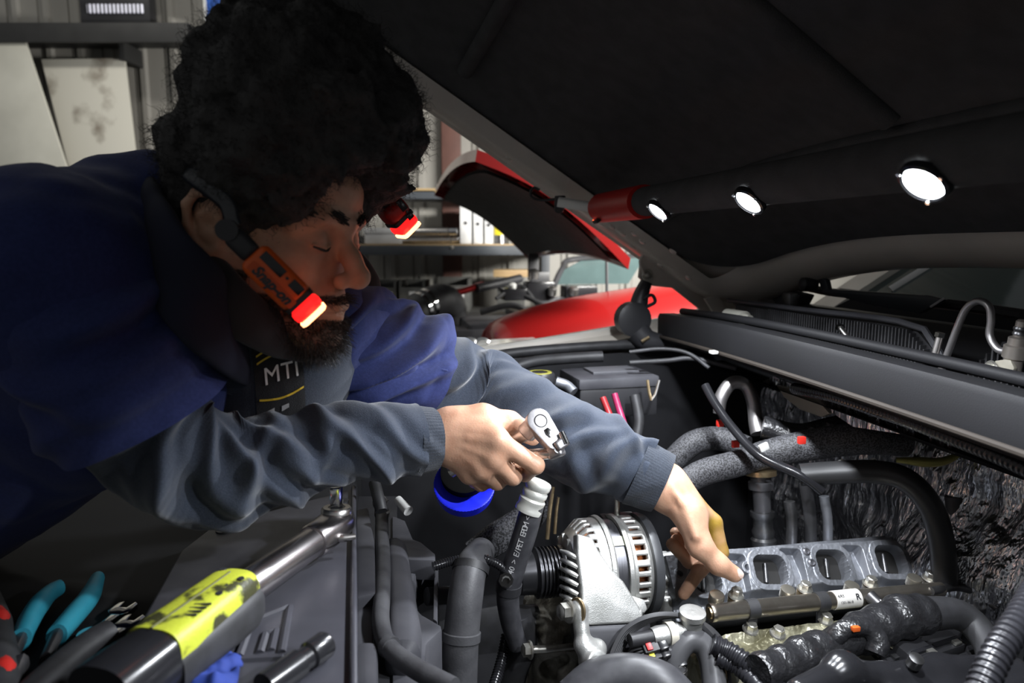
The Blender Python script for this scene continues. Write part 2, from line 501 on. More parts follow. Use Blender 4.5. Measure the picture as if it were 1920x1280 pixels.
# dark storage shelf over the boards
sh = thing('wall_shelf', 'long dark steel wall shelf above the leaning white boards', 'shelf', T(0, 0, 0) + Vector((-1.9, 4.2, 2.78)))
y_ = 4.12
def PY(px, py, Y):
    r = ray(px, py); return CAM + r * (Y / r.y)
a, b = PY(-60, 43, 4.0), PY(356, 80, 4.0)
mk('shelf_board', box(b.x - a.x, 0.28, 0.06, 0.004, m=Matrix.Translation(((a.x + b.x) / 2, 4.14, a.z - 0.03))), shelf_dark, sh)
mk('shelf_fascia', box(b.x - a.x, 0.02, a.z - b.z, 0.003, m=Matrix.Translation(((a.x + b.x) / 2, 4.0, (a.z + b.z) / 2))), shelf_dark, sh)
for px in (20, 240):
    q = PY(px, 90, 4.15); mk('bracket', box(0.03, 0.2, 0.10, 0.003, m=Matrix.Translation((q.x, 4.18, b.z - 0.02))), shelf_dark, sh)
# black-framed vent unit with a lit strip
vt = thing('vent_window', 'black framed unit with bright ribbed strip standing on the dark shelf', 'vent', (PY(212, 43, 4.1).x, 4.12, a.z))
q0, q1 = PY(143, -60, 4.1), PY(282, 42, 4.1)
mk('frame', box(q1.x - q0.x, 0.08, q0.z - q1.z, 0.004, m=Matrix.Translation(((q0.x + q1.x) / 2, 4.14, (q0.z + q1.z) / 2))), black_plastic, vt)
q0, q1 = PY(160, 6, 4.08), PY(266, 23, 4.08)
strip_glow = M('strip_glow', (0.8, 0.8, 0.85), 0.4, emit=(0.85, 0.85, 1.0), estr=0.55)
mk('lit_strip', box(q1.x - q0.x, 0.012, q0.z - q1.z, 0.004, m=Matrix.Translation(((q0.x + q1.x) / 2, 4.095, (q0.z + q1.z) / 2))), strip_glow, vt)
rib = meshmat('rib', box(0.006, 0.012, q0.z - q1.z + 0.01), black_plastic)
for k in range(14):
    place('rib', rib, Matrix.Translation((q0.x + (k + 0.5) * (q1.x - q0.x) / 14, 4.086, (q0.z + q1.z) / 2)), vt)
# blue crate on the shelf
blue_p = M('blue_plastic', (0.012, 0.09, 0.42), 0.5)
q0, q1 = PY(382, -70, 4.1), PY(444, 40, 4.1)
bc = thing('blue_crate', 'blue plastic crate with pale edge at the end of the dark shelf', 'crate', ((q0.x + q1.x) / 2, 4.15, q1.z))
mk('body', box(q1.x - q0.x, 0.2, q0.z - q1.z, 0.006, m=Matrix.Translation(((q0.x + q1.x) / 2, 4.2, (q0.z + q1.z) / 2))), blue_p, bc)
mk('rim', box(0.012, 0.22, q0.z - q1.z, 0.003, m=Matrix.Translation((q0.x - 0.004, 4.19, (q0.z + q1.z) / 2))), white_plastic, bc)
mk('divider', box(0.03, 0.012, q0.z - q1.z, 0.002, m=Matrix.Translation((q0.x + 0.125, 4.097, (q0.z + q1.z) / 2))), black_plastic, bc)
# leaning boards
def board(name, quad, dep0, dep1, mat, label):
    top = [PY(*quad[0], dep0), PY(*quad[1], dep0)]
    lo = [PY(*quad[3], dep1), PY(*quad[2], dep1)]
    t = top[0].z / (top[0].z - lo[0].z)
    base = [top[k] + (lo[k] - top[k]) * (top[k].z / (top[k].z - lo[k].z)) for k in (0, 1)]
    for p in base: p.z = 0.0
    n = (top[1] - top[0]).cross(base[0] - top[0]).normalized()
    if n.y < 0: n = -n
    o = mk(name, wprism([top[0], top[1], base[1], base[0]], n, 0.018, 0.002), mat)
    return tag(o, label, 'board')
board('white_board', [(-95, 60), (40, 55), (126, 318), (-5, 330)], 4.02, 3.92, sheet_white, 'clean cream white board leaning at the wall beside the stained board')
board('stained_board', [(77, 111), (233, 109), (257, 318), (130, 320)], 4.12, 4.02, sheet_dirty, 'white board with brown stains leaning against the wall')

# mid shelf with its things
wood = M('wood_edge', (0.42, 0.30, 0.15), 0.6, col2=(0.30, 0.20, 0.10), nscale=8, stretch=(0.3, 3, 3))
shelf_blue = M('shelf_blue_grey', (0.055, 0.062, 0.072), 0.5)
q0, q1 = PY(600, 457, 3.8), PY(1040, 478, 3.8)
zt = 0
ms = thing('storage_shelf', 'grey steel storage shelf with a wooden top behind the red car', 'shelf', ((q0.x + q1.x) / 2, 4.0, 0))
W_ = q1.x - q0.x
mk('fascia', box(W_, 0.03, q0.z - q1.z - 0.008, 0.003, m=Matrix.Translation(((q0.x + q1.x) / 2, 3.8, (q0.z + q1.z) / 2 - .004))), shelf_blue, ms)
mk('shelf_board', box(W_, 0.32, 0.014, 0.002, m=Matrix.Translation(((q0.x + q1.x) / 2, 3.96, q0.z - 0.008))), wood, ms)
zt = q0.z + .0004
for x in (q0.x + 0.03, q1.x - 0.03):
    mk('upright', box(0.05, 0.04, 1.88, 0.004, m=Matrix.Translation((x, 4.21, 0.94))), shelf_blue, ms)
q2 = PY(840, 366, 3.85)
mk('upper_board', box(W_, 0.30, 0.04, 0.003, m=Matrix.Translation(((q0.x + q1.x) / 2, 4.0, q2.z))), shelf_blue, ms)
mk('upper_board', box(W_, 0.30, 0.012, 0.002, m=Matrix.Translation(((q0.x + q1.x) / 2, 4.0, q2.z + 0.032))), wood, ms)
for x in (q0.x + 0.03, q1.x - 0.03):
    for zz in (q0.z - .03, q2.z - .035): mk('arm', box(0.03, 0.36, 0.03, 0.003, m=Matrix.Translation((x, 4.02, zz))), shelf_blue, ms)
sc = meshmat('screw', hexbolt(0.007, 0.006), zinc)
place('screw', sc, frz(PY(848, 464, 3.783), (0, -1, 0)), ms)
def on_shelf(px0, px1, pytop, dep, depth, name, label, cat, mat, group=None, parts=None):
    a_, b_ = PY(px0, pytop, dep), PY(px1, 455, dep)
    r = thing(name, label, cat, ((a_.x + b_.x) / 2, dep + depth / 2, zt), group)
    mk('body', box(b_.x - a_.x, depth, a_.z - zt, 0.004, m=Matrix.Translation(((a_.x + b_.x) / 2, dep + depth / 2, (a_.z + zt) / 2))), mat, r)
    return r, a_, b_
card_white = M('card_white', (0.62, 0.62, 0.62), 0.6)
r, a_, b_ = on_shelf(683, 751, 431, 3.83, 0.25, 'white_box', 'plain white cardboard box on the storage shelf beside the metal tubes', 'box', card_white)
mk('lid', box(b_.x - a_.x + 0.01, 0.26, 0.03, 0.003, m=Matrix.Translation(((a_.x + b_.x) / 2, 3.955, a_.z - 0.004))), card_white, r)
for k, (y0, lab) in enumerate(((431, 'polished metal tube lying on top of the other tube'), (446, 'polished metal tube lying directly on the storage shelf'))):
    ra = 0.0215
    zc = zt + ra + (0.046 if k == 0 else 0)
    a_, b_ = PY(753, y0, 3.86), PY(860 + 4 * k, y0, 3.86)
    t_ = thing('metal_tube', lab, 'tube', ((a_.x + b_.x) / 2, 3.86, zc - ra), 'metal tubes on the storage shelf')
    mk('pipe', lathe([(0, ra * .9), (0.004, ra), (b_.x - a_.x - 0.06, ra)], 24, Matrix.Translation((a_.x, 3.86 + 0.03 * k, zc))), steel, t_)
    mk('end_collar', lathe([(0, ra * .8), (0.0, ra * 1.05), (0.045, ra * 1.05), (0.05, ra * .8)], 24, Matrix.Translation((b_.x - 0.055, 3.86 + 0.03 * k, zc))), chrome, t_)
for k, (x0, x1, yt, lb) in enumerate(((862, 884, 386, 'tall white binder standing next to the metal tubes'), (887, 905, 389, 'white binder in the middle of the three binders'), (908, 924, 393, 'white binder beside the yellow labelled can'))):
    r, a_, b_ = on_shelf(x0, x1, yt, 3.84, 0.26, 'ring_binder', lb, 'binder', card_white, 'binders on the storage shelf')
    mk('label_ring', lathe([(0, 0.004), (0, 0.010), (0.003, 0.010)], 16, frame(((a_.x + b_.x) / 2, 3.8405, (a_.z * 0.55 + zt * 0.45)), (0, -1, 0), (0, 0, 1))), dark_steel, r)
yellow = M('yellow_label', (0.80, 0.68, 0.02), 0.5)
q = PY(938, 455, 3.88)
cn = thing('spray_can', 'small can with a yellow label standing beside the white binders', 'can', (q.x, 3.9, zt))
mk('body', lathe([(0, .026), (0, .034), (.045, .034), (.05, .033)], 24, frame((q.x, 3.9, zt), (0, 0, 1), (1, 0, 0))), dark_steel, cn)
mk('label', lathe([(0, .030), (0, .035), (.05, .035), (.05, .030)], 24, frame((q.x, 3.9, zt + .048), (0, 0, 1), (1, 0, 0))), yellow, cn)
mk('cap', lathe([(0, .02), (0, .025), (.02, .022), (.024, .015)], 24, frame((q.x, 3.9, zt + .098), (0, 0, 1), (1, 0, 0))), white_plastic, cn)

# bench below with bins
zb = PY(840, 588, 3.7).z
bench_m = M('bench_grey', (0.10, 0.10, 0.095), 0.6, col2=(0.06, 0.06, 0.055))
bn = thing('workbench', 'long grey workbench against the siding below the storage shelf', 'workbench', (0.0, 4.0, 0))
mk('top', box(2.6, 0.54, 0.05, 0.004, m=Matrix.Translation((-0.35, 3.91, zb - 0.025))), bench_m, bn)
for x in (-1.55, 0.85):
    for y in (3.70, 4.13):
        mk('leg', box(0.07, 0.07, zb - 0.05, 0.004, m=Matrix.Translation((x, y, (zb - 0.05) / 2))), bench_m, bn)
for x0, x1, yt, lb in ((690, 742, 528, 'dark parts bin nearest the mechanic on the bench'), (748, 796, 527, 'dark parts bin with white tag in the middle of the bench'), (812, 880, 522, 'dark parts bin with cream tag behind the intake duct')):
    a_, b_ = PY(x0, yt, 3.78), PY(x1, yt, 3.78)
    cx = (a_.x + b_.x) / 2
    r = thing('parts_bin', lb, 'bin', (cx, 3.9, zb), 'parts bins on the workbench')
    hh = a_.z - zb
    mk('body', join(box(b_.x - a_.x, 0.012, hh * .8, 0.003, m=Matrix.Translation((cx, 3.785, zb + hh * .4))), box(b_.x - a_.x, 0.012, hh, .003, m=Matrix.Translation((cx, 4.02, zb + hh / 2))),
                    box(0.012, 0.23, hh, .003, m=Matrix.Translation((a_.x + .006, 3.90, zb + hh / 2))), box(0.012, 0.23, hh, .003, m=Matrix.Translation((b_.x - .006, 3.90, zb + hh / 2))),
                    box(b_.x - a_.x, 0.23, 0.012, .003, m=Matrix.Translation((cx, 3.90, zb + .006)))), bench_m, r)
    mk('tag_card', box((b_.x - a_.x) * .5, 0.004, 0.04, 0.001, m=Matrix.Translation((cx + .02, 3.777, zb + hh * .55))), card_white, r)
q = PY(735, 575, 3.76)
o = mk('tape_box', box(0.09, 0.10, 0.035, 0.004, m=Matrix.Translation((q.x, 3.74, zb + 0.0175))), M('ochre_card', (0.50, 0.33, 0.07), 0.6)); tag(o, 'small ochre box lying at the edge of the workbench', 'box')
q = PY(958, 512, 3.95)
bb = thing('wood_block', 'short tan timber offcut on a grey riser at the siding', 'block', (q.x, 4.0, zb))
mk('riser', box(0.16, 0.18, q.z - 0.02 - zb, 0.004, m=Matrix.Translation((q.x, 4.0, (zb + q.z - .02) / 2))), bench_m, bb)
mk('timber', box(0.20, 0.20, 0.04, 0.004, m=Matrix.Translation((q.x, 4.0, q.z))), wood, bb)
# brown door post and white sheet seen between hair and hood
q0, q1 = PY(826, 200, 4.2), PY(862, 200, 4.2)
struct(mk('trim_1', box(q1.x - q0.x, 0.06, 4.3, 0.004, m=Matrix.Translation(((q0.x + q1.x) / 2, 4.25, 2.15))), M('brown_steel', (0.10, 0.045, 0.035), 0.6)))

# ================================================================== red car behind
rc = thing('red_car', 'red car with raised hood parked behind the mechanic', 'car', T(0.9, 2.9, 0))
dark_glass = M('dark_glass', (0.02, 0.03, 0.03), 0.08, spec=0.8)
def Hc(u, v): return 1.51 + (0.79 - u) * 0.68
rows = []
for i in range(15):
    u = 0.79 - 0.485 * i / 14
    rows.append([T(u, 2.05 + 1.42 * j / 20, 1.51 + (0.79 - u) * 0.66 + 0.05 * math.sin(pi * i / 14) + 0.04 * (1 - ((j - 10) / 10) ** 2)) for j in range(21)])
top = grid_surf(rows)
low = ([Vector(v) + Z * -0.035 + U * -0.006 for v in top[0]], [f[::-1] for f in top[1]])
n_ = len(top[0]); edge = []
idx = lambda i, j: i * 21 + j
loop = [idx(0, j) for j in range(21)] + [idx(i, 20) for i in range(1, 15)] + [idx(14, j) for j in range(19, -1, -1)] + [idx(i, 0) for i in range(13, 0, -1)]
for k in range(len(loop)):
    a_, b_ = loop[k], loop[(k + 1) % len(loop)]; edge.append((a_, b_, b_ + n_, a_ + n_))
hd = mk('hood', (list(top[0]) + list(low[0]), list(top[1]) + list(low[1]) + edge), red_paint, rc)
rows2 = [[rows[i][j] + Z * -0.045 for j in range(1, 20)] for i in range(1, 14)]
mk('hood_liner', join(grid_surf(rows2), grid_surf([[p + Z * -0.01 for p in r_] for r_ in rows2])), liner_felt, hd)
# fender shell
fpts = [(905, 640), (928, 602), (1050, 563), (1230, 533), (1330, 515), (1420, 500)]
topl = [PV(x, y, 2.32) for x, y in fpts]
topc = catmull(topl, 6)
rows = []
for k in range(10):
    t = k / 9 * pi / 2
    rows.append([p - V * (0.27 * math.sin(t)) - Z * (0.20 * (1 - math.cos(t))) - U * 0.0 for p in topc])
rows.append([p - V * 0.28 - Z * 0.85 for p in topc])
mk('fender', grid_surf(rows), red_paint, rc)
mk('fender_lip', sweep([p + V * .004 - Z * .006 for p in topl], [(-.03, -.02), (-.03, .004), (.0, .004), (.0, -.02)]), M('red_dark', (0.16, 0.01, 0.01), 0.4), rc)
# engine bay of the red car
ec = rot_box(T(0.45, 2.78, 1.12), 0.62, 0.80, 0.2, 0.02)
mk('engine_cover', join(ec, rot_box(T(0.50, 2.62, 1.235), 0.34, 0.30, 0.06, 0.02), rot_box(T(0.42, 2.95, 1.235), 0.30, 0.22, 0.04, 0.015),
    rot_box(T(0.62, 2.75, 1.25), 0.10, 0.55, 0.05, 0.015), rot_box(T(0.33, 2.52, 1.22), 0.16, 0.14, 0.05, 0.012)), dusty_plastic, rc)
mk('bay_panel', rot_box(T(0.45, 2.9, 0.75), 1.1, 1.1, 0.5, 0.02), black_plastic, rc)
c0 = P(840, 560, 2.75)
duct = mk('intake_duct', tube([P(775, 590, 2.66), P(800, 570, 2.72), P(830, 562, 2.78), P(846, 575, 2.86), P(850, 610, 2.9)], [.06, .062, .066, .062, .06], 24), black_rubber, rc)
for x_, y_ in ((789, 577), (800, 570)):
    c = P(x_ - 1, y_ + 1, 2.69 if x_ < 795 else 2.72); ax = (P(830, 562, 2.78) - P(775, 590, 2.66))
    mk('hose_clamp', lathe([(-.008, .061), (-.008, .066), (.008, .066), (.008, .061)], 30, frame(c, ax, Z)), chrome, duct)
mk('strut_bar', tube([P(835, 552, 2.75), P(870, 545, 2.85), P(905, 533, 2.95)], .014, 12), M('red_anodised', (0.45, 0.03, 0.03), 0.25, 0.8), rc)
mk('strut_bar', tube([P(893, 541, 2.9), P(975, 522, 3.1)], .020, 12), black_plastic, rc)
mk('brake_reservoir', join(rot_box(P(1010, 545, 2.9), .12, .1, .08, .01), rot_box(P(1085, 548, 2.9), .14, .1, .06, .01), rot_box(P(960, 550, 2.9), .1, .16, .05, .01)), black_gloss, rc)
for x_, y_, r_ in ((1000, 520, .022), (1035, 552, .018), (1075, 552, .020), (960, 545, .016)):
    mk('bay_fitting', lathe([(0, r_ * .7), (0, r_), (.03, r_), (.035, r_ * .6)], 16, frame(P(x_, y_, 2.85), Z + V * -.4, U)), steel if r_ > .017 else white_plastic, rc)
for q_, r_ in (([P(930, 560, 2.8), P(975, 535, 2.85), P(1010, 575, 2.8)], .008), ([P(985, 555, 2.8), P(1020, 570, 2.75), P(1050, 560, 2.8), P(1080, 580, 2.75)], .010), ([P(900, 585, 2.6), P(960, 572, 2.6), P(1000, 590, 2.6)], .012)):
    mk('wiring', tube(q_, r_, 8), black_rubber, rc)
glass_pale = M('pale_glass', (0.06, 0.09, 0.09), 0.06, spec=0.9)
ws = [P(1055, 505, 3.2), P(1075, 488, 3.3), P(1200, 482, 3.3), P(1200, 535, 3.1), P(1040, 535, 3.1)]
mk('windshield', wprism(ws, V, 0.012), glass_pale, rc)
mk('windshield_frame', tube([P(1038, 537, 3.09), P(1054, 504, 3.18), P(1075, 486, 3.28), P(1200, 480, 3.28)], .014, 8), black_plastic, rc)
mk('hood_prop', tube([P(1137, 445, 2.6), P(1138, 560, 2.6)], .006, 8), black_plastic, rc)
mk('hood_hinge', join(rot_box(P(1000, 500, 3.1), .05, .02, .12, .006), rot_box(P(1012, 520, 3.1), .09, .02, .05, .006)), black_plastic, rc)
headl = M('headlight_clear', (0.55, 0.56, 0.55), 0.12, spec=0.8, coat=0.5, col2=(0.30, 0.31, 0.31), nscale=22)
hl = mk('headlight', grid_surf([[PV(x_, y_, 2.06) - V * (0.05 * k) for k in range(4)] for x_, y_ in ((838, 652), (860, 643), (915, 637), (1000, 632))]), headl, rc)
for x_ in (856, 880, 903):
    mk('reflector', lathe([(0, .012), (0, .026), (.012, .028), (.02, .02)], 18, frame(PV(x_, 648, 2.03), -V, Z)), chrome, hl)
# ================================================================== the pickup truck
tr = thing('pickup_truck', 'pale pickup truck with its hood open over the bare engine', 'truck', T(0.7, 0.8, 0))
HS = 0.65                                     # slope of the raised hood
hn = (U * HS + Z).normalized()               # hood normal (upper side)
hd_dir = (-U + Z * HS).normalized()          # along the hood towards its front lip
HO = T(0.85, 0.79, 1.355)                    # middle of the rear edge, level of the hood's sides
def crown(w): return 0.200 * max(0.0, 1 - (abs(w) / 0.80) ** 3.4)
def HP(s, w, n=0.0): return HO + hd_dir * s + V * w + hn * (n + crown(w))     # s along hood, w across, n off the underside
def round_poly(w0, w1, s0, s1, r, k=8):
    p = []
    for cs, cw, a in ((s1 - r, w1 - r, 0), (s0 + r, w1 - r, 90), (s0 + r, w0 + r, 180), (s1 - r, w0 + r, 270)):
        for i in range(k + 1):
            t = math.radians(a + 90 * i / k); p.append((cs + r * math.cos(t), cw + r * math.sin(t)))
    q = []
    for i in range(len(p)):
        a_, b_ = p[i], p[(i + 1) % len(p)]
        m_ = max(1, int(math.hypot(b_[0] - a_[0], b_[1] - a_[1]) / 0.06))
        q += [(a_[0] + (b_[0] - a_[0]) * j / m_, a_[1] + (b_[1] - a_[1]) * j / m_) for j in range(m_)]
    return q
def pad(outline, n0, n1, rings=12):
    """curved pad following the hood between offsets n0 and n1"""
    cs = sum(p[0] for p in outline) / len(outline); cw_ = sum(p[1] for p in outline) / len(outline)
    v, f = [], []; k = len(outline)
    for n_ in (n0, n1):
        for r in range(rings + 1):
            t = 0.02 + 0.98 * r / rings
            v += [HP(cs + (p[0] - cs) * t, cw_ + (p[1] - cw_) * t, n_) for p in outline]
    for L_ in (0, 1):
        o_ = L_ * k * (rings + 1)
        for r in range(rings):
            for i in range(k):
                j = (i + 1) % k; q = (o_ + r * k + i, o_ + r * k + j, o_ + (r + 1) * k + j, o_ + (r + 1) * k + i)
                f.append(q if L_ else q[::-1])
        f.append(tuple(o_ + i for i in (range(k - 1, -1, -1) if L_ else range(k))))
    o_ = k * (rings + 1); a_ = rings * k
    for i in range(k):
        j = (i + 1) % k; f.append((a_ + i, o_ + a_ + i, o_ + a_ + j, a_ + j))
    return v, f
hood = mk('hood', pad(round_poly(-0.84, 0.815, -0.03, 1.45, 0.08), 0.02, 0.05), truck_paint, tr)
# inner frame: a raised pressing along the rim
ctr = round_poly(-0.785, 0.76, 0.035, 1.39, 0.10, 10)
loop = [HP(s, w, 0.010) for s, w in ctr]; loop = loop + [loop[0], loop[1]]
prof = [(-.070, .014), (-.060, -.004), (-.030, -.020), (.020, -.024), (.045, -.012), (.062, .014)]
mk('hood_frame', sweep(loop, prof, up=hn, per=3), truck_paint, hood)
mk('hood_liner', pad(round_poly(-0.72, 0.705, 0.10, 1.33, 0.14, 10), 0.016, -0.010), liner_felt, hood)
for nm, pp in (('hood_liner_rib', [HP(.33, w, -.012) for w in np.linspace(-.66, .64, 9)]), ('hood_liner_rib', [HP(.85, w, -.012) for w in np.linspace(-.66, .64, 9)]), ('hood_liner_rib', [HP(s_, 0, -.012) for s_ in (.36, .8, 1.3)])):
    mk(nm, tube(pp, .016, 10), liner_felt, hood)
plug = meshmat('plug', lathe([(0, .006), (0, .0085), (.003, .0075), (.005, .004)], 14), truck_paint)
for x_, y_ in ((955, 297), (1148, 424), (1168, 437), (1190, 437), (1205, 452), (1186, 462), (1238, 497), (1262, 470), (1292, 520)):
    q = PP(x_, y_, HP(0, .77, -0.010), hn)
    place('plug', plug, frame(q, -hn, V), hood)
# hinge at the far rear corner
hg = mk('hood_hinge', wprism([PV(x_, y_, 1.545) for x_, y_ in ((1203, 476), (1225, 470), (1290, 505), (1345, 585), (1325, 590), (1262, 540), (1215, 535), (1198, 520))], V, 0.010, 0.002), truck_paint, tr)
mk('hinge_bolt', xf(hexbolt(.010, .008), frz(PV(1214, 516, 1.54), -V)), zinc, hg)
mk('hinge_pin', lathe([(0, .008), (0, .010), (.03, .010)], 14, frame(PV(1330, 530, 1.53), V * -1, Z)), dark_steel, hg)
mk('hinge_spring', tube([PV(1208, 515, 1.53), PV(1200, 490, 1.53), PV(1212, 470, 1.53), PV(1208, 452, 1.53)], .0035, 8), truck_paint, hg)
gs = mk('hood_strut', join(tube([PV(1212, 528, 1.50), PV(1200, 560, 1.50), PV(1195, 600, 1.50)], [.014, .020, .024], 14),
    lathe([(-.02, .03), (-.016, .040), (.016, .040), (.02, .03)], 26, frame(PV(1186, 598, 1.49), V, Z)),
    tube([PV(1195, 620, 1.49), PV(1215, 638, 1.48), PV(1262, 645, 1.47)], [.030, .024, .016], 12)), black_plastic, tr)
mk('strut_clip', tube([PV(1205, 560, 1.48), PV(1222, 553, 1.48), PV(1228, 566, 1.48), PV(1212, 575, 1.48)], .004, 8), black_plastic, gs)
mk('strut_pin', tube([PV(1203, 640, 1.455), PV(1217, 632, 1.455)], .004, 8), brass, gs)
# far fender
fp = [PV(x_, y_, 1.585) for x_, y_ in ((790, 684), (860, 664), (1000, 643), (1180, 613), (1300, 588), (1450, 538))]
fd = mk('fender', sweep(fp, [(-.010, -.30), (-.010, .004), (.012, .004), (.014, -.006), (.020, -.010), (.055, -.016), (.058, -.028), (.0, -.034), (0, -.30)]), truck_paint, tr)
mk('fender_edge', sweep([p + Z * .006 - V * .004 for p in fp], [(-.006, -.004), (-.006, .004), (.008, .004), (.008, -.004)]), M('paint_bright', (0.60, 0.58, 0.53), 0.35, coat=0.3), fd)
mk('fender_outer', grid_surf([[p + V * (.02 + .12 * math.sin(t)) - Z * (.9 * (1 - math.cos(t))) for p in fp] for t in np.linspace(0, pi / 2, 7)]), truck_paint, fd)
seal = mk('fender_seal', tube([PV(x_, y_, 1.50) for x_, y_ in ((880, 700), (905, 676), (960, 662), (1100, 650), (1200, 645), (1290, 640))], .012, 10), black_rubber, tr)
# engine bay walls
mk('inner_fender', grid_surf([[T(u, 1.52 - .04 * math.sin(u * 5), z) for u in np.linspace(-.35, 1.0, 16)] for z in (1.30, 1.24, 1.16, 1.0, .8, .5)]), black_plastic, tr)
mk('bay_light_stop', box(1.5, 1.5, 0.05, m=frame(T(.40, .80, .62), U, Z)), black_plastic, tr)  # added dark sheet under the bay to stop light leaking
mk('near_inner_fender', grid_surf([[T(u, .10, z) for u in np.linspace(-.35, 1.0, 8)] for z in (1.14, .9, .5)]), black_plastic, tr)
# lower body, grille side and wheels keep the truck standing on the floor
mk('body_side', join(rot_box(T(1.9, 1.66, .72), 3.0, .06, .9, .03), rot_box(T(.30, 1.66, 0.95), 1.4, .06, .35, .03)), truck_paint, tr)
mk('bumper', rot_box(T(-.42, .80, .62), .16, 1.75, .24, .03), dark_steel, tr)
for u, v in ((0.25, 1.52), (0.25, 0.02)):
    mk('wheel', lathe([(-.12, .20), (-.12, .33), (-.09, .37), (.09, .37), (.12, .33), (.12, .20)], 36, frame(T(u, v, .37), V, Z)), black_rubber, tr)
# cowl: dark beam across the bay
def VU(p): return Vector(p).dot(V)
far_t, near_t = PU(1262, 612, .66), PU(1935, 735, .66)
def cw(v, du, dz): return T(.655 + du, v, 1.398 + dz)
v0, v1 = 1.50, 0.30
path = [cw(v0, .03, -.012), cw(1.2, .0, 0.002), cw(.9, -.005, .004), cw(.6, -.005, .0), cw(v1, -.002, -.01)]
cowl = mk('cowl_beam', sweep(path, [(-.036, -.050), (-.040, -.040), (-.032, -.036), (-.028, -.010), (-.016, .0), (-.004, .006), (.03, .006), (.034, -.002), (.034, -.055), (.0, -.055)], per=8), M('cowl_black', (0.0065, 0.0065, 0.0072), 0.6, spec=.2, col2=(.007, .007, .008), bump=.2, bscale=600, bdist=.0006), tr)
mk('cowl_seal', tube([p + Z * .010 + U * .026 for p in path], .008, 10, per=8), MATS['cowl_black'], cowl)
mk('cowl_lip', tube([p + Z * -.046 - U * .040 for p in path], .004, 8, per=8), M('lip_brown', (0.028, 0.023, 0.019), 0.7, spec=.2), cowl)
mk('cowl_clip', box(.016, .012, .006, .002, m=frame(PU(1338, 660, .60), V, Z)), white_plastic, cowl)
# plenum behind the beam
plen = mk('cowl_tray', grid_surf([[T(u, v, z) for v in np.linspace(1.5, .2, 12)] for u, z in ((.69, 1.30), (.76, 1.27), (.86, 1.28), (1.0, 1.36), (1.12, 1.42), (1.2, 1.45))]), M('tray_black', (.014, .014, .015), .9, spec=.0), tr)
gl = [(1372, 566), (1512, 584), (1712, 612), (1760, 668), (1700, 700), (1560, 655), (1405, 610)]
gq = [PU(x_, y_, .80) for x_, y_ in gl]
mk('grille_panel', wprism(gq, U, .006), black_plastic, tr)
def inpoly(x, y, poly):
    c = False; j = len(poly) - 1
    for i in range(len(poly)):
        if (poly[i][1] > y) != (poly[j][1] > y) and x < (poly[j][0] - poly[i][0]) * (y - poly[i][1]) / (poly[j][1] - poly[i][1]) + poly[i][0]: c = not c
        j = i
    return c
slv = []
gloc = [(-VU(p), p.z) for p in gq]
for k in range(120):
    x = min(g[0] for g in gloc) + k * .0072
    zs = [z for z in np.linspace(1.0, 1.6, 240) if inpoly(x, z, gloc)]
    if len(zs) < 8: continue
    slv.append(box(.010, .0022, zs[-1] - zs[0] - .006, m=frame(T(.795, -x, (zs[0] + zs[-1]) / 2), U, Z)))
sl = mk('grille_slats', join(*slv), grey_rubber, tr, smooth=False); sl['kind'] = 'stuff'
mk('grille_rim', tube([PU(x_, y_, .79) for x_, y_ in ((1366, 563), (1512, 581), (1714, 608), (1766, 668))], .005, 8, per=4), dusty_plastic, tr)
gl2 = [(1795, 720), (1880, 640), (1960, 655), (1960, 760)]
gq2 = [PU(x_, y_, .80) for x_, y_ in gl2]
mk('grille_panel', wprism(gq2, U, .006), black_plastic, tr)
gloc = [(-VU(p), p.z) for p in gq2]; slv = []
for k in range(60):
    x = min(g[0] for g in gloc) + k * .0085
    zs = [z for z in np.linspace(1.0, 1.6, 240) if inpoly(x, z, gloc)]
    if len(zs) < 8: continue
    slv.append(box(.010, .0026, zs[-1] - zs[0] - .006, m=frame(T(.795, -x, (zs[0] + zs[-1]) / 2), U, Z)))
sl = mk('grille_slats', join(*slv), grey_rubber, tr, smooth=False); sl['kind'] = 'stuff'
# wiper, windshield, pillar
wz = M('wiper_blue_black', (0.035, 0.040, 0.048), 0.35)
wa = mk('wiper_arm', wprism([PU(x_, y_, .93) for x_, y_ in ((1532, 517), (1548, 524), (1552, 542), (1735, 553), (1770, 562), (1722, 588), (1640, 574), (1556, 552), (1540, 548))], U, .012, .003), wz, tr)
mk('wiper_pivot', lathe([(0, .008), (0, .014), (.03, .014), (.034, .008)], 16, frame(PU(1528, 532, .93), -U, Z)), black_plastic, wa)
mk('wiper_blade', tube([PU(x_, y_, .97) for x_, y_ in ((1430, 560), (1500, 540), (1560, 548), (1680, 560), (1800, 572), (1920, 590))], .009, 8, per=6), black_rubber, wa)
mk('wiper_edge', tube([PU(1745, 575, .915), PU(1770, 559, .915)], .002, 6), print_white, wa)
glass = M('windshield_glass', (0.020, 0.034, 0.034), 0.05, spec=0.7, col2=(0.016, 0.028, 0.028), nscale=2)
wn = (U * .62 + Z * -.78)
ws_o = T(1.16, .8, 1.43); ws_n = (U * -.55 + Z * .83).normalized()
def WSP(w, s): return ws_o + V * w + (U * .83 + Z * .55).normalized() * s
mk('windshield', wprism([WSP(.70, 0), WSP(-.85, 0), WSP(-.80, .75), WSP(.58, .75)], ws_n, .006), glass, tr)
mk('windshield_seal', tube([WSP(.72, -.01) + ws_n * .008, WSP(0, -.03) + ws_n * .008, WSP(-.86, -.01) + ws_n * .008], .014, 8), black_rubber, tr)
mk('pillar', sweep([WSP(.72, -.08), WSP(.70, .1), WSP(.62, .75)], [(-.02, -.03), (-.02, .02), (.06, .02), (.06, -.03)], up=ws_n), M('paint_bright', (0.6, 0.58, 0.53)), tr)
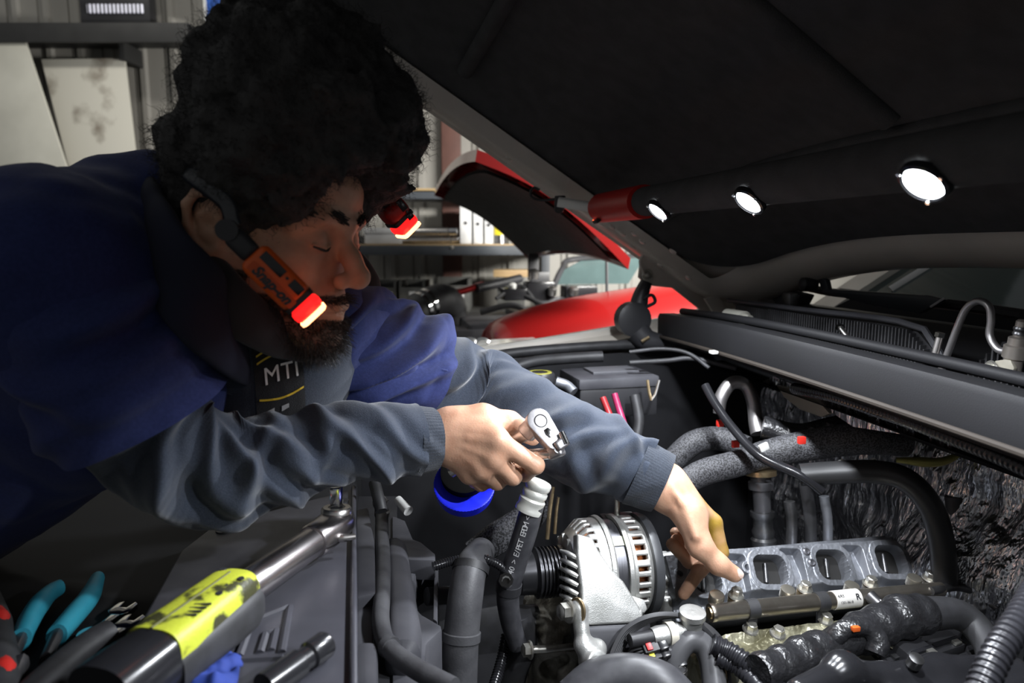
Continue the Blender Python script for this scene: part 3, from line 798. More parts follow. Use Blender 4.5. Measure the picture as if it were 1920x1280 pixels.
mk('cab_roof', rot_box(T(2.4, .8, 1.86), 1.3, 1.5, .06, .02), truck_paint, tr)
mk('cab_back', rot_box(T(2.2, .8, 1.3), .08, 1.5, 1.0, .02), black_plastic, tr)
bm_ = mk('glass_trim_strip', tube([WSP(.58, 0.02) + ws_n * .008, WSP(.48, .6) + ws_n * .008], .010, 6, flat=.3), print_white, tr)
# corner hardware left of the grille
mk('hinge_arm', wprism([PV(x_, y_, 1.51) for x_, y_ in ((1322, 560), (1345, 552), (1378, 598), (1350, 606))], V, .012, .002), truck_paint, tr)
mk('corner_cover', wprism([PU(x_, y_, .92) for x_, y_ in ((1400, 562), (1470, 545), (1500, 552), (1490, 572), (1390, 578))], U, .04, .006), dusty_plastic, tr)
mk('nozzle', join(lathe([(0, .010), (0, .0155), (.058, .0155), (.06, .010), (.075, .009)], 20, frame(PU(1364, 592, .72), -V * .95 + U * .1, Z))), M('nozzle_grey', (0.40, 0.39, 0.34), 0.4, 0.3), tr)
mk('wiper_bushing', join(lathe([(0, .012), (0, .02), (.03, .02)], 18, frame(PU(1446, 578, .86), -U, Z)), rot_box(PU(1480, 575, .86), .02, .03, .06, .004)), dark_steel, tr)
# firewall with foil
def fwall(X, Y):
    p = np.stack([X, Y, X * 0], -1)
    h = 0.022 * vnoise(p, 9, 3) + 0.010 * vnoise(p, 22, 4) + .006 * (1 - np.abs(vnoise(p * np.array((3.0, .8, 1)), 16, 5))) + .003 * (1 - np.abs(vnoise(p * np.array((1.0, 2.2, 1)), 55, 8)))
    return h + 0.10 * np.exp(-(((X - .55) / .16) ** 2 + ((Y + .10) / .14) ** 2))
m = frame(T(.90, 1.42, 1.08), -V, -U)
mk('firewall_foil', heightfield(m, 0, 1.25, -.36, .26, 260, 150, fwall), foil, tr)
mk('firewall', rot_box(T(.95, .8, 1.02), .03, 1.5, .8, .004), black_plastic, tr)
# foil flaps below the beam
fl = [(1430, 715), (1475, 735), (1500, 765), (1555, 770), (1600, 800), (1700, 815), (1790, 850), (1800, 838), (1700, 790), (1600, 760), (1520, 735), (1450, 705)]
mk('foil_flap', wprism([PU(x_, y_, .72) for x_, y_ in fl], U, .006), foil, tr)
mk('bracket_plate', wprism([PU(x_, y_, .715) for x_, y_ in ((1455, 722), (1520, 735), (1555, 775), (1540, 782), (1500, 768), (1470, 745))], U, .008, .002), M('tan_bracket', (0.30, 0.28, 0.23), 0.5, 0.3), tr)
# ================================================================== under-hood light bar, hooked to the hood's rims
lb = thing('light_bar', 'black under-hood work light bar with red end and lit round lenses', 'work light', PU(1255, 393, .42))
BAR_U = 0.480
bar_a = PU(1145, 372, BAR_U); bar_dir = -V
def bar_v(px, py): return PU(px, py, BAR_U)
zb0 = 1.630
def BP(v, du=0.0, dz=0.0): return T(BAR_U + du, v, zb0 - .006 * max(0, 1.5 - v) + dz)
red_end = M('red_plastic', (0.55, 0.02, 0.015), 0.4)
vA = PU(1130, 380, BAR_U).dot(V); vB = PU(1208, 375, BAR_U).dot(V)
def bar_sec(r, s0=-100, s1=100):
    return [(r * math.cos(math.radians(a)), r * math.sin(math.radians(a))) for a in np.linspace(0, 360, 21)[:-1]]
mk('tube_body', sweep([BP(vB - .01), BP(.6), BP(-.02)], [(x * 1.0, y * .9) for x, y in bar_sec(.029)], per=4), liner_felt, lb)
mk('end_cap', sweep([BP(vA), BP(vB)], [(x, y * .92) for x, y in bar_sec(.0335)], per=2), red_end, lb)
mk('end_cap', sweep([BP(-.02), BP(-.08)], [(x, y * .92) for x, y in bar_sec(.0365)], per=2), red_end, lb)
qe = PU(1166, 404, BAR_U - .02)
led = M('led_red', (0.8, 0.05, 0.02), 0.3, emit=(1, .12, .03), estr=3.0)
mk('switch', rot_box(BP(vA - .03, -.022, -.028), .014, .022, .008, .002, x=U + Z * .8), black_gloss, lb)
mk('indicator', lathe([(0, .003), (0, .004), (.002, .003)], 12, frame(BP(vA - .018, -.024, -.028), -U - Z, V)), led, lb)
mk('indicator_label', rot_box(BP(vA - .012, -.020, -.031), .010, .016, .002, .0005, x=U + Z * .8), print_white, lb)
# hook rail reaching the hood's side rim
hk0 = P(1050, 378, 1.50)
mk('hook_rail', sweep([hk0, BP(vA + .01)], [(-.016, -.012), (-.016, .004), (-.012, .010), (.012, .010), (.016, .004), (.016, -.012), (.008, -.008), (-.008, -.008)], per=2), M('rail_alu', (0.70, 0.70, 0.66), 0.4, 0.5), lb)
hook = mk('hook', join(tube([hk0 + Z * .012, hk0 - Z * .004, hk0 - Z * .02 + V * .01], [.012, .013, .010], 12)), black_rubber, lb)
mk('hook_wire', tube([P(1055, 372, 1.50), P(1012, 375, 1.52), P(995, 366, 1.52), P(1000, 352, 1.52), P(1012, 356, 1.52)], .003, 8), black_rubber, hook)
LENS_E = 14.0
lens_m = M('lens_emitter', (0.9, 0.9, 0.95), 0.3, emit=(0.90, 0.95, 1.0), estr=LENS_E)
LAMP_W = 18.0
lens_r = .0185
ldir = (-U * .80 - Z * .85 - V * .1).normalized()
vs_ = [PU(1255, 393, BAR_U).dot(V), PU(1430, 371, BAR_U).dot(V), PU(1766, 345, BAR_U).dot(V)]
vs_.append(vs_[2] - .26)
for v in vs_:
    c = BP(v) + ldir * .0275
    hs = mk('lens_ring', lathe([(0, lens_r * 1.0), (0, lens_r * 1.22), (.006, lens_r * 1.18), (.0075, lens_r * 1.02)], 32, frame(c - ldir * .002, ldir, V), close=False), black_gloss, lb)
    mk('lens', lathe([(0, lens_r * 1.0), (.003, lens_r * .95), (.005, lens_r * .6), (.0055, .002)], 32, frame(c + ldir * .0005, ldir, V)), lens_m, hs)
    sp = bpy.data.lights.new('lens_light', 'SPOT'); sp.energy = LAMP_W; sp.spot_size = math.radians(150); sp.spot_blend = 0.42
    sp.shadow_soft_size = .016; sp.color = (0.90, 0.94, 1.0)
    so = bpy.data.objects.new('lens_light', sp); COL.objects.link(so); so.parent = lb
    so.location = c + ldir * .012 - origin_of(lb); so.rotation_euler = (-U * .08 - Z).to_track_quat('-Z', 'Y').to_euler()
    for a in (40, 160, 280):
        sc_ = frame(c + ldir * .005, ldir, V); o_ = Vector((0, math.cos(math.radians(a)), math.sin(math.radians(a)))) * lens_r * 1.12
        mk('ring_screw', lathe([(0, .0012), (0, .0022), (.0012, .0018)], 10, sc_ @ Matrix.Translation(o_)), chrome, hs)
# ================================================================== the mechanic
skin = M('skin', (0.56, 0.33, 0.22), 0.48, col2=(0.46, 0.25, 0.16), nscale=45, bump=0.35, bscale=420, bdist=0.0007, sss=0.12)
_nt = skin.node_tree; _b = _nt.nodes['Principled BSDF']
_at2 = _nt.nodes.new('ShaderNodeAttribute'); _at2.attribute_name = 'stubble'
_mx2 = _nt.nodes.new('ShaderNodeMix'); _mx2.data_type = 'RGBA'
_at = _nt.nodes.new('ShaderNodeAttribute'); _at.attribute_name = 'grease'
_mx = _nt.nodes.new('ShaderNodeMix'); _mx.data_type = 'RGBA'
_src = _b.inputs['Base Color'].links[0].from_socket
_nt.links.new(_src, _mx.inputs[6]); _mx.inputs[7].default_value = (0.27, 0.17, 0.022, 1)
_nt.links.new(_at.outputs['Fac'], _mx.inputs[0]); _nt.links.new(_mx.outputs[2], _mx2.inputs[6])
_mx2.inputs[7].default_value = (0.045, 0.030, 0.024, 1); _nt.links.new(_at2.outputs['Fac'], _mx2.inputs[0]); _nt.links.new(_mx2.outputs[2], _b.inputs['Base Color'])
hair_m = M('hair_black', (0.052, 0.050, 0.048), 0.8, col2=(0.040, 0.038, 0.037), nscale=60, bump=0.8, bscale=160, bdist=0.004, spec=0.3)
fleece = M('sweatshirt_fleece', (0.034, 0.042, 0.060), 0.95, col2=(0.022, 0.028, 0.041), nscale=700, bump=0.5, bscale=900, bdist=0.0009, sheen=0.25, spec=0.15)
rib_knit = M('rib_knit', (0.034, 0.040, 0.052), 0.95, col2=(0.024, 0.028, 0.037), nscale=500, bump=0.4, bscale=700, sheen=0.2, spec=0.15)
navy = M('navy_twill', (0.026, 0.036, 0.125), 0.85, col2=(0.020, 0.028, 0.10), nscale=300, bump=0.35, bscale=1100, bdist=0.0006, sheen=0.1, spec=0.2)
black_cloth = M('black_cloth', (0.016, 0.016, 0.018), 0.95, bump=0.3, bscale=800, sheen=0.1)

S1, E1, W1 = P(100, 500, .62), P(325, 858, .70), P(822, 822, .845)
S2, E2, W2 = P(600, 625, .86), P(885, 735, 1.02), P(1243, 908, .96)
person = thing('person', 'person in navy work shirt and grey sweatshirt leaning over the engine', 'person', Vector((-1.0, 0.7, 0)))
# ---- head frame
yaw, pit = math.radians(17), math.radians(11)
hf = Vector((math.cos(pit) * math.cos(yaw), -math.cos(pit) * math.sin(yaw), -math.sin(pit)))
hl_ = Vector((math.sin(yaw), math.cos(yaw), 0)); hu = hf.cross(hl_)
HEAD = Vector((-0.259, 0.733, 1.572))
HM = Matrix((hf, hl_, hu)).transposed().to_4x4(); HM.translation = HEAD
HR = np.array(HM.to_3x3())
def H(x, y, z): return tuple(HM @ Vector((x, y, z)))
B = Field(0.0021)
def e_(c, r, k=0.012, op='u', rot=None):
    R = HR if rot is None else HR @ np.array(rot)
    B.ell(H(*c), r, k, op, R)
e_((-.012, 0, .035), (.099, .075, .083))
e_((.030, 0, -.015), (.060, .060, .082), .02)
e_((.055, 0, .045), (.040, .058, .040), .02)
for sy in (-1, 1):
    B.chain([H(-.005, sy * .058, -.035), H(.012, sy * .054, -.078), H(.078, sy * .012, -.104)], [.020, .018, .016], .022)
    e_((.058, sy * .036, -.030), (.026, .022, .028), .02)
    B.chain([H(.091, sy * .008, .016), H(.084, sy * .032, .019), H(.066, sy * .050, .012)], [.0085, .0085, .008], .012)
    B.ball(H(.100, sy * .031, .000), .0150, .010, 'd')
    B.ball(H(.0770, sy * .031, -.001), .0135, .004)
    B.chain([H(.0895, sy * .019, -.005), H(.0915, sy * .031, -.0075), H(.0860, sy * .044, -.005)], [.0016] * 3, .003)
    B.ball(H(.104, sy * .0125, -.039), .0085, .007)
    B.ball(H(.108, sy * .0065, -.0475), .0035, .003, 'd')
    # ear
    ea = lambda x, z, y=.079: H(x, sy * y, z)
    e_((-.010, sy * .074, -.004), (.0195, .0085, .0305), .006)
    B.chain([ea(.004, .004, .077), ea(.006, .016, .080), ea(-.004, .026, .083), ea(-.018, .025, .086), ea(-.027, .012, .087), ea(-.026, -.006, .085), ea(-.016, -.024, .081), ea(-.004, -.031, .077), ea(.002, -.024, .075)],
            [.0042, .0042, .0042, .0045, .0046, .0044, .0046, .0056, .0045], .003)
    B.chain([ea(-.004, .012, .080), ea(-.016, .004, .081), ea(-.014, -.014, .079), ea(-.003, -.018, .077)], [.0034] * 4, .003)
    B.ball(ea(-.003, -.003, .087), .0085, .004, 'd')
    B.ball(ea(.007, -.006, .075), .0045, .003)
B.chain([H(.090, 0, .004), H(.104, 0, -.016), H(.1165, 0, -.031)], [.0080, .0084, .0100], .010)
B.ball(H(.1150, 0, -.0355), .0094, .008)
e_((.078, 0, -.068), (.022, .028, .026), .015)
B.chain([H(.088, -.022, -.071), H(.0985, -.006, -.0665), H(.0985, .006, -.0665), H(.088, .022, -.071)], [.0032, .0052, .0052, .0032], .004)
B.chain([H(.088, -.021, -.075), H(.0965, 0, -.0785), H(.088, .021, -.075)], [.0032, .0062, .0032], .004)
B.chain([H(.088, -.022, -.0732), H(.102, 0, -.0727), H(.088, .022, -.0732)], [.0010, .0012, .0010], .002, 'd')
B.ball(H(.082, 0, -.103), .017, .015)
C7 = Vector((-.40, .74, 1.555))
B.cone(H(-.035, 0, -.05), C7, .054, .062, .03)
B.cone(H(-.005, 0, -.075), C7 + Vector((.05, 0, -.05)), .048, .06, .03)
# trunk and arms inside the clothes
B.chain([C7 + Vector((0, 0, -.03)), (-.58, .74, 1.44), (-.80, .73, 1.31), (-.96, .70, 1.12)], [.060, .080, .095, .11], .04)
B.cone(C7 + Vector((0, 0, -.03)), S1, .05, .045, .03); B.cone(C7 + Vector((0, 0, -.03)), S2, .05, .045, .03)
B.chain([S1, S1.lerp(E1, .5), E1, E1.lerp(W1, .35) + Vector((0, 0, -.012)), W1], [.045, .040, .030, .030, .026], .02)
B.chain([S2, S2.lerp(E2, .5), E2, E2.lerp(W2, .35), W2], [.045, .038, .032, .032, .026], .02)
# ---- near (right) hand holding the ratchet
R_ = lambda *a: P(*a)
nW = P(828, 818, .845)
fing = {
 'i': [P(934, 826, .818), P(1004, 872, .828), P(985, 888, .866), P(958, 872, .885)],
 'm': [P(924, 858, .822), P(962, 893, .838), P(945, 893, .875), P(925, 872, .893)],
 'r': [P(902, 878, .830), P(932, 902, .850), P(915, 899, .882), P(898, 878, .897)],
 'p': [P(880, 888, .842), P(902, 906, .862), P(890, 901, .888), P(878, 884, .898)]}
for k_, q in fing.items():
    sc = 0.9 if k_ == 'p' else 1.0
    B.cone(nW, q[0], .021, .0125 * sc, .016)
    B.chain(q, [.0122 * sc, .0108 * sc, .0096 * sc, .0080 * sc], .004)
    B.ball(q[0] + ray(900, 830).normalized() * -.003, .0105 * sc, .010)
B.chain([P(845, 795, .85), P(905, 784, .85), P(955, 792, .862), P(985, 808, .876), P(1000, 822, .880)], [.022, .0165, .0128, .0115, .0090], .012)
B.chain([P(860, 800, .84), P(915, 812, .83)], [.018, .015], .018)
toward = -ray(900, 830).normalized()
for q in ('i', 'm', 'r'):
    a_ = nW + toward * .0225; b_ = fing[q][0] + toward * .0105
    B.chain([a_, a_.lerp(b_, .5) + toward * .0005, b_], [.0034, .0031, .0036], .0045)
for pp in ([(858, 842), (872, 850), (890, 845), (905, 862)], [(890, 845), (900, 832), (915, 838)], [(840, 835), (860, 862), (880, 868)]):
    B.chain([P(x_, y_, .828) + toward * (-.0035 + .004) for x_, y_ in pp], [.0029] * len(pp), .004)
# ulnar wrist bump and hollow
B.ball(P(838, 850, .835), .009, .012)
# ---- far (left) hand pointing into the manifold
fW = P(1246, 912, .958)
B.cone(fW, P(1296, 966, .935), .0265, .022, .02)
B.chain([P(1290, 960, .928), P(1312, 1022, .915), P(1346, 1057, .915), P(1377, 1076, .921)], [.0225, .0158, .0128, .0108], .010)
ff = {
 'i': [P(1336, 980, .955), P(1350, 1034, .952), P(1311, 1070, .964), P(1282, 1113, .976)],
 'm': [P(1328, 982, .985), P(1338, 1040, .990), P(1292, 1052, .982), P(1260, 1020, .972)],
 'r': [P(1315, 975, 1.005), P(1322, 1035, 1.015), P(1288, 1040, 1.005), P(1268, 1012, .995)],
 'p': [P(1300, 966, 1.015), P(1305, 1015, 1.035), P(1280, 1020, 1.025), P(1266, 998, 1.012)]}
for k_, q in ff.items():
    sc = 0.9 if k_ == 'p' else 1.0
    B.cone(fW, q[0], .023, .0135 * sc, .018)
    B.chain(q, [.0132 * sc, .0115 * sc, .0100 * sc, .0086 * sc], .004)
for y_ in (0,):
    B.chain([P(1252, 905, .935), P(1283, 945, .915), P(1305, 1005, .902)], [.004, .004, .005], .008)
bv, bf = B.build()
body = mk('body', (bv, bf), skin, person, angle=None)
off = np.array(origin_of(person))
g = np.zeros(len(bv))
for c, r, s_ in ((P(1335, 985, .95), .040, 1.0), (P(1350, 1030, .95), .028, .9), (P(1315, 945, .95), .022, .7)):
    dd = np.linalg.norm(bv - np.array(c), axis=1); g = np.maximum(g, s_ * (1 - sstep(r * .35, r, dd)))
g *= np.clip(.75 + .55 * vnoise(bv, 70, 2), 0, 1)
nh = np.array(P(900, 850, .84)); dd = np.linalg.norm(bv - nh, axis=1)
at = body.data.attributes.new('grease', 'FLOAT', 'POINT'); at.data.foreach_set('value', np.clip(g, 0, 1).astype(np.float32))
# nails
def nail(c, along, out, w=.0068, l=.0088, nm='thumb_nail'):
    m = frame(c, along, out); vs, fs = [], []
    n1, n2 = 9, 9
    for i in range(n1):
        for j in range(n2):
            x = -1 + 2 * i / (n1 - 1); y = -1 + 2 * j / (n2 - 1)
            yy = y * math.sqrt(max(0.0, 1 - .35 * x * x)); vs.append(m @ Vector((x * l, yy * w, .0012 - .0030 * y * y - .0012 * x * x)))
    for i in range(n1 - 1):
        for j in range(n2 - 1): fs.append((i * n2 + j, (i + 1) * n2 + j, (i + 1) * n2 + j + 1, i * n2 + j + 1))
    return mk(nm, (vs, fs), nail_m, person)
nail_m = M('nail', (0.72, 0.56, 0.48), 0.3, col2=(0.66, 0.48, 0.40))
tip = P(1377, 1076, .921); ax = (tip - P(1346, 1057, .915)).normalized()
out = (toward * .72 + Z * .52 + U * .2).normalized()
nail(tip + out * .0106 + ax * .0015, ax, out)

# ---- hair, beard, brows
HF = Field(0.004)
def he(c, r, k=.02, op='u'): HF.ell(H(*c), r, k, op, HR)
he((.026, 0, .106), (.104, .124, .120), .03)
he((-.026, 0, .058), (.080, .092, .088), .03)
he((.060, .010, .110), (.085, .095, .070), .03)
he((-.052, 0, .000), (.054, .070, .058), .03)
for sy in (-1, 1): he((.018, sy * .060, .030), (.026, .016, .045), .012)
he((.120, 0, .000), (.062, .085, .075), .025, 'd')
for sy in (-1, 1): HF.ball(H(-.010, sy * .095, -.006), .030, .01, 'd')
def hpost(p, d):
    return d + .010 * vnoise(p, 38, 5) + .006 * vnoise(p, 85, 6) + .003 * vnoise(p, 190, 7)
HF.post = hpost
hv, hfc = HF.build()
hair = mk('hair', (hv, hfc), hair_m, person, angle=None)
def normals_of(o):
    n = np.zeros(len(o.data.vertices) * 3); o.data.vertices.foreach_get('normal', n); return n.reshape(-1, 3)
def strands(pts, nrm, length, rad, curl, n=7, name='hair_curls', mat=hair_m, parent=None, droop=(0, 0, 0), turns=1.5, jit=.35):
    vs, fs = [], []
    for p, nn in zip(pts, nrm):
        d = nn + RNG.normal(0, jit, 3); d /= np.linalg.norm(d)
        L_ = length * RNG.uniform(.5, 1.2)
        a = np.cross(d, RNG.normal(0, 1, 3)); a /= np.linalg.norm(a); b = np.cross(d, a)
        ph = RNG.uniform(0, 6.28); tn = turns * RNG.uniform(.6, 1.4)
        base = len(vs)
        for i in range(n):
            t = i / (n - 1); w = ph + t * tn * 6.28
            c = p + d * (L_ * t) + (a * math.cos(w) + b * math.sin(w)) * curl * (t ** .5) + np.array(droop) * L_ * t * t
            r = rad * (1 - .7 * t)
            for q in range(3):
                an = q * 2.0944; vs.append(c + (a * math.cos(an) + b * math.sin(an)) * r)
        for i in range(n - 1):
            for q in range(3):
                q2 = (q + 1) % 3; fs.append((base + i * 3 + q, base + i * 3 + q2, base + (i + 1) * 3 + q2, base + (i + 1) * 3 + q))
    o = mk(name, (np.array(vs), fs), mat, parent, angle=None); return o
hn_ = normals_of(hair)
sel = RNG.choice(len(hv), 5200, replace=False)
sel = sel[((hv[sel] - np.array(H(.10, 0, .06))) @ HR[:, 0]) < .05]
o = strands(hv[sel] - hn_[sel] * .003, hn_[sel], .016, .00045, .0035, name='hair_curls', parent=hair); o['kind'] = 'stuff'
loc = (bv - np.array(HEAD)) @ HR
bn_ = normals_of(body)
jaw = (loc[:, 2] < -.042) & (loc[:, 2] > -.135) & (loc[:, 0] > -.012) & (np.linalg.norm(bv - np.array(HEAD), axis=1) < .17)
lips = (np.abs(loc[:, 2] + .0725) < .0085) & (loc[:, 0] > .080)
cheek = (loc[:, 2] > -.062) & (loc[:, 0] > .028) & ~((loc[:, 0] > .085) & (loc[:, 2] < -.056))
ids = np.where(jaw & ~lips & ~cheek)[0]
ids0 = ids.copy(); ids = RNG.choice(ids, 9000)
at = body.data.attributes.new('stubble', 'FLOAT', 'POINT'); st_ = np.zeros(len(bv), np.float32); st_[ids0] = .8; at.data.foreach_set('value', st_)
beard_m = M('beard_hair', (0.040, 0.036, 0.033), 0.4, col2=(0.020, 0.018, 0.016), nscale=300)
o = strands(bv[ids], bn_[ids], .012, .00032, .0014, n=5, name='beard', mat=beard_m, parent=person, droop=(0.2, 0, -.4), turns=.7); o['kind'] = 'stuff'
for sy in (-1, 1):
    cen = [H(.1000, sy * .010, .0190), H(.0950, sy * .027, .0250), H(.076, sy * .049, .0205)]
    pts, nn = [], []
    cc, _ = resample(catmull(cen, 8), 520)
    for c in cc:
        pts.append(c + RNG.normal(0, .0020, 3)); nn.append(np.array(-hf * .5 - hl_ * (-sy) * .8 + hu * .35) * 1.0)
    o = strands(np.array(pts), np.array(nn), .0085, .00055, .0004, n=4, name='eyebrow', parent=person, turns=.2, jit=.15); o['kind'] = 'stuff'
    mk('eyelashes', tube([H(.0895, sy * .019, -.0068), H(.0925, sy * .031, -.0098), H(.0865, sy * .044, -.0068)], [.0008, .0014, .0010], 6), hair_m, person)

# ---- cloth tubes with folds
def cloth_tube(path, radii, ref, folds, n=120, cnt=240, ribs=0, ribA=0.0, pucker=None, thick=.004, noise_a=.0025, seed=1, flat=1.0):
    q, s = resample(catmull(path, 12), cnt)
    L_ = s[-1]; rr = np.interp(s / L_, np.linspace(0, 1, len(radii)), radii)
    tg, X, Y = frames(q, ref)
    a = np.linspace(-pi, pi, n, endpoint=False)
    S, A = np.meshgrid(s, a, indexing='ij')
    R0 = np.repeat(rr[:, None], n, 1)
    D = np.zeros_like(S)
    for s0, a0, slant, amp, wid, aw in folds:
        da = (A - a0 + pi) % (2 * pi) - pi
        x = (S - s0 * L_ - slant * da - .012 * np.sin(2.3 * da + s0 * 40)) / wid
        D += amp * (np.exp(-x * x) - .55 * np.exp(-(x - 1.5) ** 2)) * np.exp(-(da / aw) ** 2)
    dirs = np.cos(A)[..., None] * X[:, None] + flat * np.sin(A)[..., None] * Y[:, None]
    p0 = q[:, None] + dirs * R0[..., None]
    D += noise_a * vnoise(p0, 28, seed) + noise_a * .5 * vnoise(p0, 60, seed + 1)
    if ribs: D += ribA * np.cos(ribs * A)
    if pucker:
        w0, num, amp = pucker
        D += amp * np.exp(-((L_ - S - w0) / .006) ** 2) * (np.cos(num * A + 2 * np.sin(5 * A)) - .6)
    v = q[:, None] + dirs * (R0 + D)[..., None]
    vi = q[::-1][:, None] + dirs[::-1] * (R0 + D - thick)[::-1][..., None]
    for _ in range(7):
        v[1:-1] = .25 * v[:-2] + .5 * v[1:-1] + .25 * v[2:]
        v = .5 * v + .25 * np.roll(v, 1, 1) + .25 * np.roll(v, -1, 1) if not ribs else v
    v = np.concatenate([v, vi[:max(2, cnt // 6)]], 0)
    m_ = len(v)
    i, j = np.meshgrid(np.arange(m_ - 1), np.arange(n), indexing='ij'); j2 = (j + 1) % n
    f = np.stack([i * n + j, i * n + j2, (i + 1) * n + j2, (i + 1) * n + j], -1).reshape(-1, 4)
    return v.reshape(-1, 3), f
toc = -np.array(ray(650, 850).normalized())
rg = random.Random(5)
sw = mk('sweatshirt', tube([C7 + Vector((-.02, 0, .02)), C7.lerp(S2, .5) + Vector((.04, 0, -.06)), Vector((-.33, .82, 1.36))], [.085, .10, .09], 40, per=10), fleece, person)
# near forearm
fo = []
for k in range(15):
    t0 = .08 + .80 * k / 14 + rg.uniform(-.02, .02)
    fo.append((t0, rg.uniform(-.9, .9), rg.choice((.035, .05, .03, -.02)), rg.uniform(.007, .0125) * (1.25 if t0 < .45 else .85), rg.uniform(.008, .013), rg.uniform(.8, 1.5)))
for k in range(6): fo.append((.12 + .1 * k, pi / 2 + rg.uniform(-.4, .4), .03, .007, .012, .9))
el = S1.lerp(E1, .62)
mk('sleeve', cloth_tube([el, S1.lerp(E1, .85) + Vector((.004, 0, -.012)), E1 + (W1 - E1) * .14 + Vector((.01, 0, -.016)), E1.lerp(W1, .42) + Vector((0, 0, -.005)), E1.lerp(W1, .62) + Vector((0, 0, .004)), E1.lerp(W1, .84), E1.lerp(W1, .90)],
   [.060, .059, .056, .050, .047, .046, .043], toc, fo, cnt=420, n=150, seed=3), fleece, sw)
mk('cuff', cloth_tube([E1.lerp(W1, .875), E1.lerp(W1, .93), E1.lerp(W1, .975)], [.0425, .0405, .0385], toc, [(.3, 0, .02, .002, .01, 2)], cnt=60, n=240, ribs=60, ribA=.0003, noise_a=.001), rib_knit, sw)
# far arm
fo = []
for k in range(12):
    t0 = .10 + .80 * k / 11 + rg.uniform(-.02, .02)
    fo.append((t0, rg.uniform(-1.2, 1.0), rg.choice((-.04, -.05, .03)), rg.uniform(.007, .012), rg.uniform(.010, .018), rg.uniform(.7, 1.3)))
fo += [(.20, .2, -.05, .016, .014, 1.4), (.92, .0, -.03, .014, .014, 1.6), (.32, .3, -.06, .014, .016, 1.2)]
mk('sleeve', cloth_tube([S2.lerp(E2, .25), S2.lerp(E2, .62), E2 + Vector((.0, 0, .006)), E2.lerp(W2, .4), E2.lerp(W2, .75), E2.lerp(W2, .90)],
   [.056, .060, .064, .062, .058, .048], toc, fo, cnt=420, n=150, seed=9), fleece, sw)
mk('cuff', cloth_tube([E2.lerp(W2, .865), E2.lerp(W2, .93), E2.lerp(W2, 1.0)], [.049, .046, .042], toc, [(.5, 0, -.02, .002, .012, 2)], cnt=60, n=240, ribs=66, ribA=.00018, noise_a=.0015), rib_knit, sw)
# standing collar round the neck
colp = [P(360, 330, .80), P(372, 460, .70), P(440, 575, .66), P(530, 626, .70), P(612, 632, .78), P(672, 590, .86), P(695, 545, .90), P(640, 480, .94)]
mk('hood_collar', cloth_tube(colp, [.030, .032, .030, .026, .025, .025, .026, .026], (0, 0, 1), [(.35, 1, .03, .006, .012, 1.5), (.6, 1, -.02, .006, .01, 1.4), (.75, .6, .02, .005, .012, 1.4)], cnt=200, n=60, seed=21, flat=.55), M('collar_dark', (0.020, 0.022, 0.026), 0.95, sheen=.15), sw)
# ---- navy work shirt
NF = Field(0.005)
NF.chain([C7 + Vector((0, 0, -.03)), (-.58, .74, 1.46), (-.80, .73, 1.33), (-.97, .70, 1.10)], [.095, .120, .14, .16], .07)
NF.cone((-.46, .75, 1.40), (-.82, .72, 1.20), .10, .14, .06)
NF.ell((-.45, .76, 1.44), (.17, .17, .14), .06)
NF.cone(C7 + Vector((-.02, 0, -.01)), S1 + Vector((-.010, 0, .0)), .07, .074, .05)
NF.cone(C7, S2 + Vector((-.02, 0, .0)), .07, .080, .06)
NF.cone(S1, S1.lerp(E1, .35), .076, .078, .05); NF.cone(S2, S2.lerp(E2, .3), .080, .074, .05)
NF.cone(H(-.03, 0, -.02), Vector((-.30, .80, 1.44)), .062, .070, .04, 'd')
NF.cone(Vector((-.28, .80, 1.46)), Vector((-.30, .90, 1.34)), .050, .045, .03, 'd')
def npost(p, d):
    q = p * np.array((1.0, 1.6, .8))
    return d + .009 * vnoise(q, 11, 31) + .004 * (1 - 2 * np.abs(vnoise(q, 16, 33))) + .002 * vnoise(p, 45, 34)
NF.post = npost
nv, nf_ = NF.build()
shirt = mk('work_shirt', (nv, nf_), navy, person, angle=None)
fo = [(.2 + .1 * k, rg.uniform(-1.2, 1.2), rg.uniform(-.06, .06), rg.uniform(.004, .009), rg.uniform(.010, .02), 1.1) for k in range(8)]
mk('sleeve', cloth_tube([S1 + (E1 - S1) * .05, S1.lerp(E1, .35), S1.lerp(E1, .74)], [.072, .084, .090], toc, fo, cnt=220, n=160, pucker=(.024, 34, .0022), seed=41), navy, shirt)
fo = [(.15 + .11 * k, rg.uniform(-.8, .8), -.07, rg.uniform(.012, .018), rg.uniform(.010, .016), 1.2) for k in range(7)]
mk('sleeve', cloth_tube([S2 + (E2 - S2) * -.05, S2.lerp(E2, .35), S2.lerp(E2, .62)], [.078, .080, .080], toc, fo, cnt=220, n=160, pucker=(.022, 30, .0018), seed=51), navy, shirt)
mk('collar', cloth_tube([P(285, 345, .82), P(275, 375, .72), P(330, 500, .62), P(420, 640, .66), P(470, 700, .74)], [.016, .036, .038, .034, .018], (0, 0, 1), [(.4, 1, .02, .004, .02, 1.5)], cnt=120, n=48, flat=.4, seed=61), M('collar_navy', (0.012, 0.014, 0.030), 0.95), shirt)
